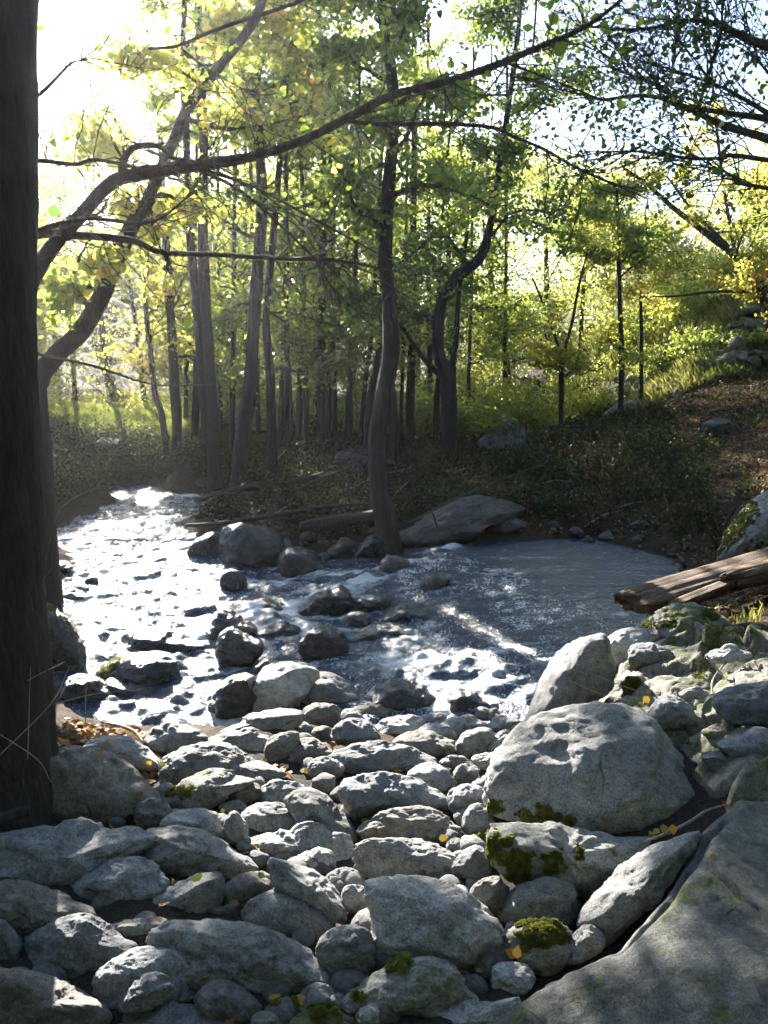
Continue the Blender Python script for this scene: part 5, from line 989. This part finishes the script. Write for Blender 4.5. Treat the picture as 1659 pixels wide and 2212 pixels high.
# ------------------------------------------------------------ logs, driftwood, sticks, leaves on the stones
def stick(name, label, cat, pts, d, wid, mat='drywood', group=None, rough=.12, sides=8, mats=None):
    P = px_line(pts, d); dd = np.mean(d); R = np.array(wid) / 2 * dd / F; tb = Tubes(); b_ = P[0]; tb.add(P - b_, R, sides=sides, rough=rough, sub=5)
    o = tb.build(name, M[mat]); o.location = tuple(b_); return tag(o, label, cat, group)
def on_ground(pts, lift=0): return [float((ground_hit(x, y, lift)[0] - CAM) @ FW) for x, y in pts]
# old squared log on the right bank: a fissured beam
def beam(label, A, B, wd, ht, seed, name='log'):
    A = np.array(A); B = np.array(B); ax = B - A; Lg = np.linalg.norm(ax); ax /= Lg; sd = np.cross(ax, [0, 0, 1]); sd /= np.linalg.norm(sd); up = np.cross(sd, ax)
    n, m_ = 120, 56; u = np.linspace(0, 1, n); th = np.linspace(0, 2 * math.pi, m_, endpoint=False); p = 3.2
    cx_, sx_ = np.cos(th), np.sin(th); k_ = (np.abs(cx_) ** p + np.abs(sx_) ** p) ** (-1 / p); U, TH = np.meshgrid(u, th, indexing='ij')
    endt = 1 - .35 * np.exp(-U * 40) - .1 * np.exp(-(1 - U) * 30); X = cx_[None] * k_[None] * wd / 2 * endt; Y = sx_[None] * k_[None] * ht / 2 * endt
    q = np.stack([U * Lg * .5, cx_[None] * 3 + U * 0, sx_[None] * 3 + U * 0], -1); f = 1 + .12 * fbm(q * 1.2 + seed, 4) - .16 * np.clip(fbm(np.stack([U * Lg * .35, cx_[None] * 7 + U * 0, sx_[None] * 7 + U * 0], -1) + seed, 3), 0, 1) ** .5 * .8
    X, Y = X * f, Y * f; UU = U * Lg + .10 * fbm(np.stack([X * 12, Y * 12, U * 0], -1) + seed, 2) * (np.exp(-U * 12) + np.exp(-(1 - U) * 12))
    V = np.stack([UU, X, Y], -1).reshape(-1, 3); i = np.arange(n - 1)[:, None] * m_; j = np.arange(m_)[None]
    Q = np.stack([i + j, i + (j + 1) % m_, i + m_ + (j + 1) % m_, i + m_ + j], -1).reshape(-1, 4)
    V = np.vstack([V, [[.015, 0, 0], [Lg - .01, 0, 0]]]); c0, c1 = len(V) - 2, len(V) - 1; jj = np.arange(0, m_, 2)
    Q = np.vstack([Q, np.stack([jj, np.full_like(jj, c0), (jj + 2) % m_, (jj + 1) % m_], -1), np.stack([(n - 1) * m_ + jj, (n - 1) * m_ + (jj + 1) % m_, (n - 1) * m_ + (jj + 2) % m_, np.full_like(jj, c1)], -1)])
    o = mesh_np(name, V, Q.ravel(), 4, M['log'], smooth=True); from mathutils import Matrix
    o.matrix_world = Matrix(((ax[0], sd[0], up[0], A[0]), (ax[1], sd[1], up[1], A[1]), (ax[2], sd[2], up[2], A[2]), (0, 0, 0, 1))); return tag(o, label, 'log', 'old logs on the right bank')
def along(px1, py1, d1, px2, py2, d2): return at(px1, py1, d1), at(px2, py2, d2)
A, B = along(1362, 1306, 5.9, 1790, 1175, 6.6); beam('old squared log with a jutting rotten end over the pool', A, B, .34, .15, 3)
A, B = along(1460, 1304, 5.75, 1620, 1240, 6.0); beam('loose grey plank lying along the near side of the old log', A, B, .10, .04, 9, 'plank')
A, B = along(1590, 1250, 5.9, 1850, 1190, 6.3); beam('shorter rotten log behind the pebbles at the right edge', A, B, .2, .12, 14)
ISL = [('long drift log lying across the roots of the double trunk', [(420, 1080), (500, 1060), (600, 1042), (660, 1035), (700, 1022)], 13, [10, 16, 15, 12, 8]), ('lower drift log along the island edge', [(400, 1135), (480, 1130), (600, 1112), (700, 1095), (820, 1085)], 11.3, [7, 10, 10, 8, 5]),
       ('thick half rotted log before the middle trunk', [(650, 1138), (760, 1122), (830, 1118)], 10.8, [26, 34, 30]), ('thin pale stick lying on the far drift log', [(430, 1070), (500, 1062), (600, 1075), (720, 1050)], 12, [3, 4, 4, 2]), ('broken branch slanting over the island edge', [(560, 1100), (640, 1060), (700, 1030), (760, 1010)], 12.4, [7, 8, 6, 4])]
for lab, pts, d, wd in ISL: stick('log' if wd[0] > 9 else 'branch', lab, 'driftwood', pts, d, wd, 'twig' if wd[0] > 5 else 'barkgrey', 'driftwood heaped on the island')
rs = np.random.default_rng(90)
for i in range(34):
    x, y = rs.uniform(420, 900), rs.uniform(1040, 1140); g = ground_hit(x, y)[0]; d0 = float((g - CAM) @ FW); a = rs.uniform(-.5, .5) if i % 3 else rs.uniform(-1.3, 1.3); L_ = rs.uniform(40, 150); x2, y2 = x + L_ * math.cos(a), y - abs(L_ * math.sin(a)) * .6 - 3
    stick('branch', 'dead stick littering the shaded island among the logs', 'branch', [(x, y), ((x + x2) / 2, (y + y2) / 2 - rs.uniform(0, 8)), (x2, y2)], [d0, d0 + .1, d0 + .2], [rs.uniform(2, 6), 3, 1.5], ['twig', 'barkgrey', 'drywood'][i % 3] if i % 6 else 'drywood', 'dead sticks on the island', sides=6)
for i in range(26):
    x, y = rs.uniform(920, 1480), rs.uniform(960, 1140); g = ground_hit(x, y)[0]; d0 = float((g - CAM) @ FW); a = rs.uniform(-.9, .9); L_ = rs.uniform(30, 110); x2, y2 = x + L_ * math.cos(a), y - abs(L_ * math.sin(a)) * .7 - 3
    stick('branch', 'dead branch lying in the brambles of the shaded right bank', 'branch', [(x, y), ((x + x2) / 2, (y + y2) / 2 - rs.uniform(0, 10)), (x2, y2)], [d0, d0 + .1, d0 + .3], [rs.uniform(2, 5), 3, 1.2], ['twig', 'barkgrey', 'drywood', 'barkgrey'][i % 4], 'dead branches on the right bank', sides=6)
stick('branch', 'long thin branch leaning over the pale far ridge', 'branch', [(880, 1130), (960, 1090), (1060, 1045), (1180, 1000)], [9.2, 9.6, 10, 10.4], [5, 5, 4, 2], 'twig')
stick('branch', 'thin bent twig standing before the middle trunk', 'branch', [(945, 1140), (930, 1100), (900, 1060), (850, 1000)], [9.4, 9.5, 9.7, 9.8], [4, 3, 3, 2], 'barkgrey')
stick('driftwood', 'forked piece of driftwood sticking out of the pool', 'driftwood', [(1442, 1200), (1465, 1203), (1475, 1215), (1480, 1228)], [8.1, 8.1, 8.0, 8.0], [9, 11, 10, 9], 'barkgrey')
stick('stick', 'long pale dry stick bridging the domed boulder and the cracked rock', 'stick', [(1390, 1818), (1440, 1800), (1490, 1775), (1525, 1752), (1570, 1737)], [2.75, 2.75, 2.78, 2.8, 2.8], [5, 7, 7, 6, 3])
stick('stick', 'thin curved dry stick on the sunny right bank', 'stick', [(1538, 1500), (1540, 1470), (1560, 1440), (1590, 1415), (1625, 1398)], [3.85, 3.95, 4.1, 4.2, 4.3], [5, 5, 4, 4, 2])
stick('stick', 'short pale stick crossing the curved one', 'stick', [(1525, 1415), (1545, 1440), (1562, 1462)], [4.0, 4.0, 3.95], [6, 6, 4])
stick('branch', 'cut grey branch lying at the left edge', 'branch', [(-60, 1785), (0, 1770), (45, 1755), (60, 1752)], [3.0, 3.05, 3.1, 3.1], [26, 28, 26, 22], 'barkgrey')
stick('root', 'dry root tangled among leaves at the near left shore', 'root', [(220, 1560), (260, 1568), (290, 1580), (310, 1605)], [4.4, 4.3, 4.2, 4.1], [5, 8, 8, 5])
for i, (pts, d) in enumerate([([(120, 1520), (200, 1500), (300, 1490)], 3.9), ([(185, 1560), (185, 1500), (190, 1470)], 4.2), ([(-10, 1520), (60, 1470), (140, 1430)], 3.3), ([(-10, 1580), (80, 1640), (110, 1690)], 3.1), ([(60, 1640), (62, 1560), (66, 1440)], 3.1), ([(-10, 1640), (110, 1520), (150, 1440)], 3.15), ([(70, 1270), (110, 1230), (120, 1160), (200, 1060)], 6), ([(100, 1210), (130, 1100), (230, 1050), (300, 1070)], 6.5)]):
    stick('twig', 'bare thin twig tangled at the foot of the thick left trunk', 'twig', pts, d, [3.2, 2.6, 1.6, 1.2][:len(pts)], 'drywood' if i < 6 else 'twig', 'bare twigs at the left trunk', sides=6)
# dry grass stalks on the right bank
for i, (pts, d) in enumerate([([(1230, 1470), (1300, 1500), (1370, 1515)], 4.0), ([(1280, 1455), (1340, 1480), (1400, 1500)], 4.0), ([(1440, 1600), (1480, 1615), (1530, 1640)], 3.5), ([(1380, 1540), (1460, 1570), (1560, 1585)], 3.6)]):
    stick('stalk', 'dry grass stalk bent over the stones of the right bank', 'grass stalk', pts, d, [2.2, 1.8, 1.0], 'drywood', 'dry stalks on the right bank', sides=6)

def surf(px, py, fallback=0.0):
    """depth of the first rock or ground surface seen through (px, py)"""
    dg = bpy.context.evaluated_depsgraph_get(); r_ = ray(px, py); hit, loc, nrm, *_r = SC.ray_cast(dg, Vector(tuple(CAM + r_ * .6)), Vector(tuple(r_)))
    return (np.array(loc), np.array(nrm)) if hit else (ground_hit(px, py)[0], np.array([0, 0, 1.0]))
bpy.context.view_layer.update()
def leaf1(px, py, size, tint, label, group=None):
    p, n = surf(px, py); o = leafmesh('fallen_leaf', np.zeros((1, 3)), np.array([size]), np.array([tint]), M['leafnear'] if tint < .7 else M['litter'], seed=int(px), N=(n + np.array([0, -.35, .3]))[None]); o.location = tuple(p + n * .012 + np.array([0, 0, .005])); tag(o, label, 'leaf', group)
leaf1(878, 1742, .05, .35, 'bright green leaf lying on the flat topped brownish stone')
leaf1(1448, 1578, .055, .4, 'yellow green leaf on the soil right of the domed boulder')
leaf1(1120, 2060, .05, .98, 'orange curled leaf left of the moss capped stone'); leaf1(1095, 2068, .04, .9, 'second orange leaf tucked under the curled one')
leaf1(1395, 1515, .05, 1.0, 'large orange leaf beside the rounded triangular stone'); leaf1(1405, 1500, .045, .95, 'rusty leaf leaning on the large orange leaf'); leaf1(1385, 1525, .035, .6, 'yellow leaf under the large orange leaf')
leaf1(1538, 1862, .03, .9, 'small curled red brown leaf in the long crack of the huge rock'); leaf1(1075, 1982, .035, .95, 'ochre leaf wedged beside the block shaped stone')
for i, (x, y) in enumerate([(655, 1672), (665, 1668), (860, 1660), (430, 1905), (368, 1908), (560, 1900), (300, 1720), (320, 1650), (352, 1655), (1405, 1810), (1420, 1805), (1435, 1800), (1450, 1795), (1412, 1815), (1445, 1805), (1270, 1943), (1268, 1935), (960, 1815), (480, 1760), (1570, 1280), (1580, 1265), (1455, 1290), (1430, 1330), (1000, 2220), (200, 1600), (180, 1610), (220, 1620), (240, 1610), (190, 1590), (210, 1640), (1250, 1480)]):
    leaf1(x, y, .035, .55 + .45 * ((i * 7) % 5) / 4, 'small brown fallen leaf caught between the stones', 'brown leaves caught between stones')


# ------------------------------------------------------------ air
hz = bpy.data.meshes.new('haze'); bm = bmesh.new(); bmesh.ops.create_cube(bm, size=1); bm.to_mesh(hz); bm.free()
o = bpy.data.objects.new('haze', hz); C.objects.link(o); o.scale = (2000, 1700, 75); o.location = (0, 450, 37.5 - 12); tag(o, 'thin pale backlit air filling the valley', 'haze', kind='stuff')
m, t, out = mat_new('haze_air'); pv = nd(t, 'ShaderNodeVolumePrincipled'); pv.inputs['Density'].default_value = HAZE; pv.inputs['Color'].default_value = (.92, .93, 1, 1); pv.inputs['Anisotropy'].default_value = .75
t.links.new(pv.outputs[0], out.inputs['Volume']); hz.materials.append(m)
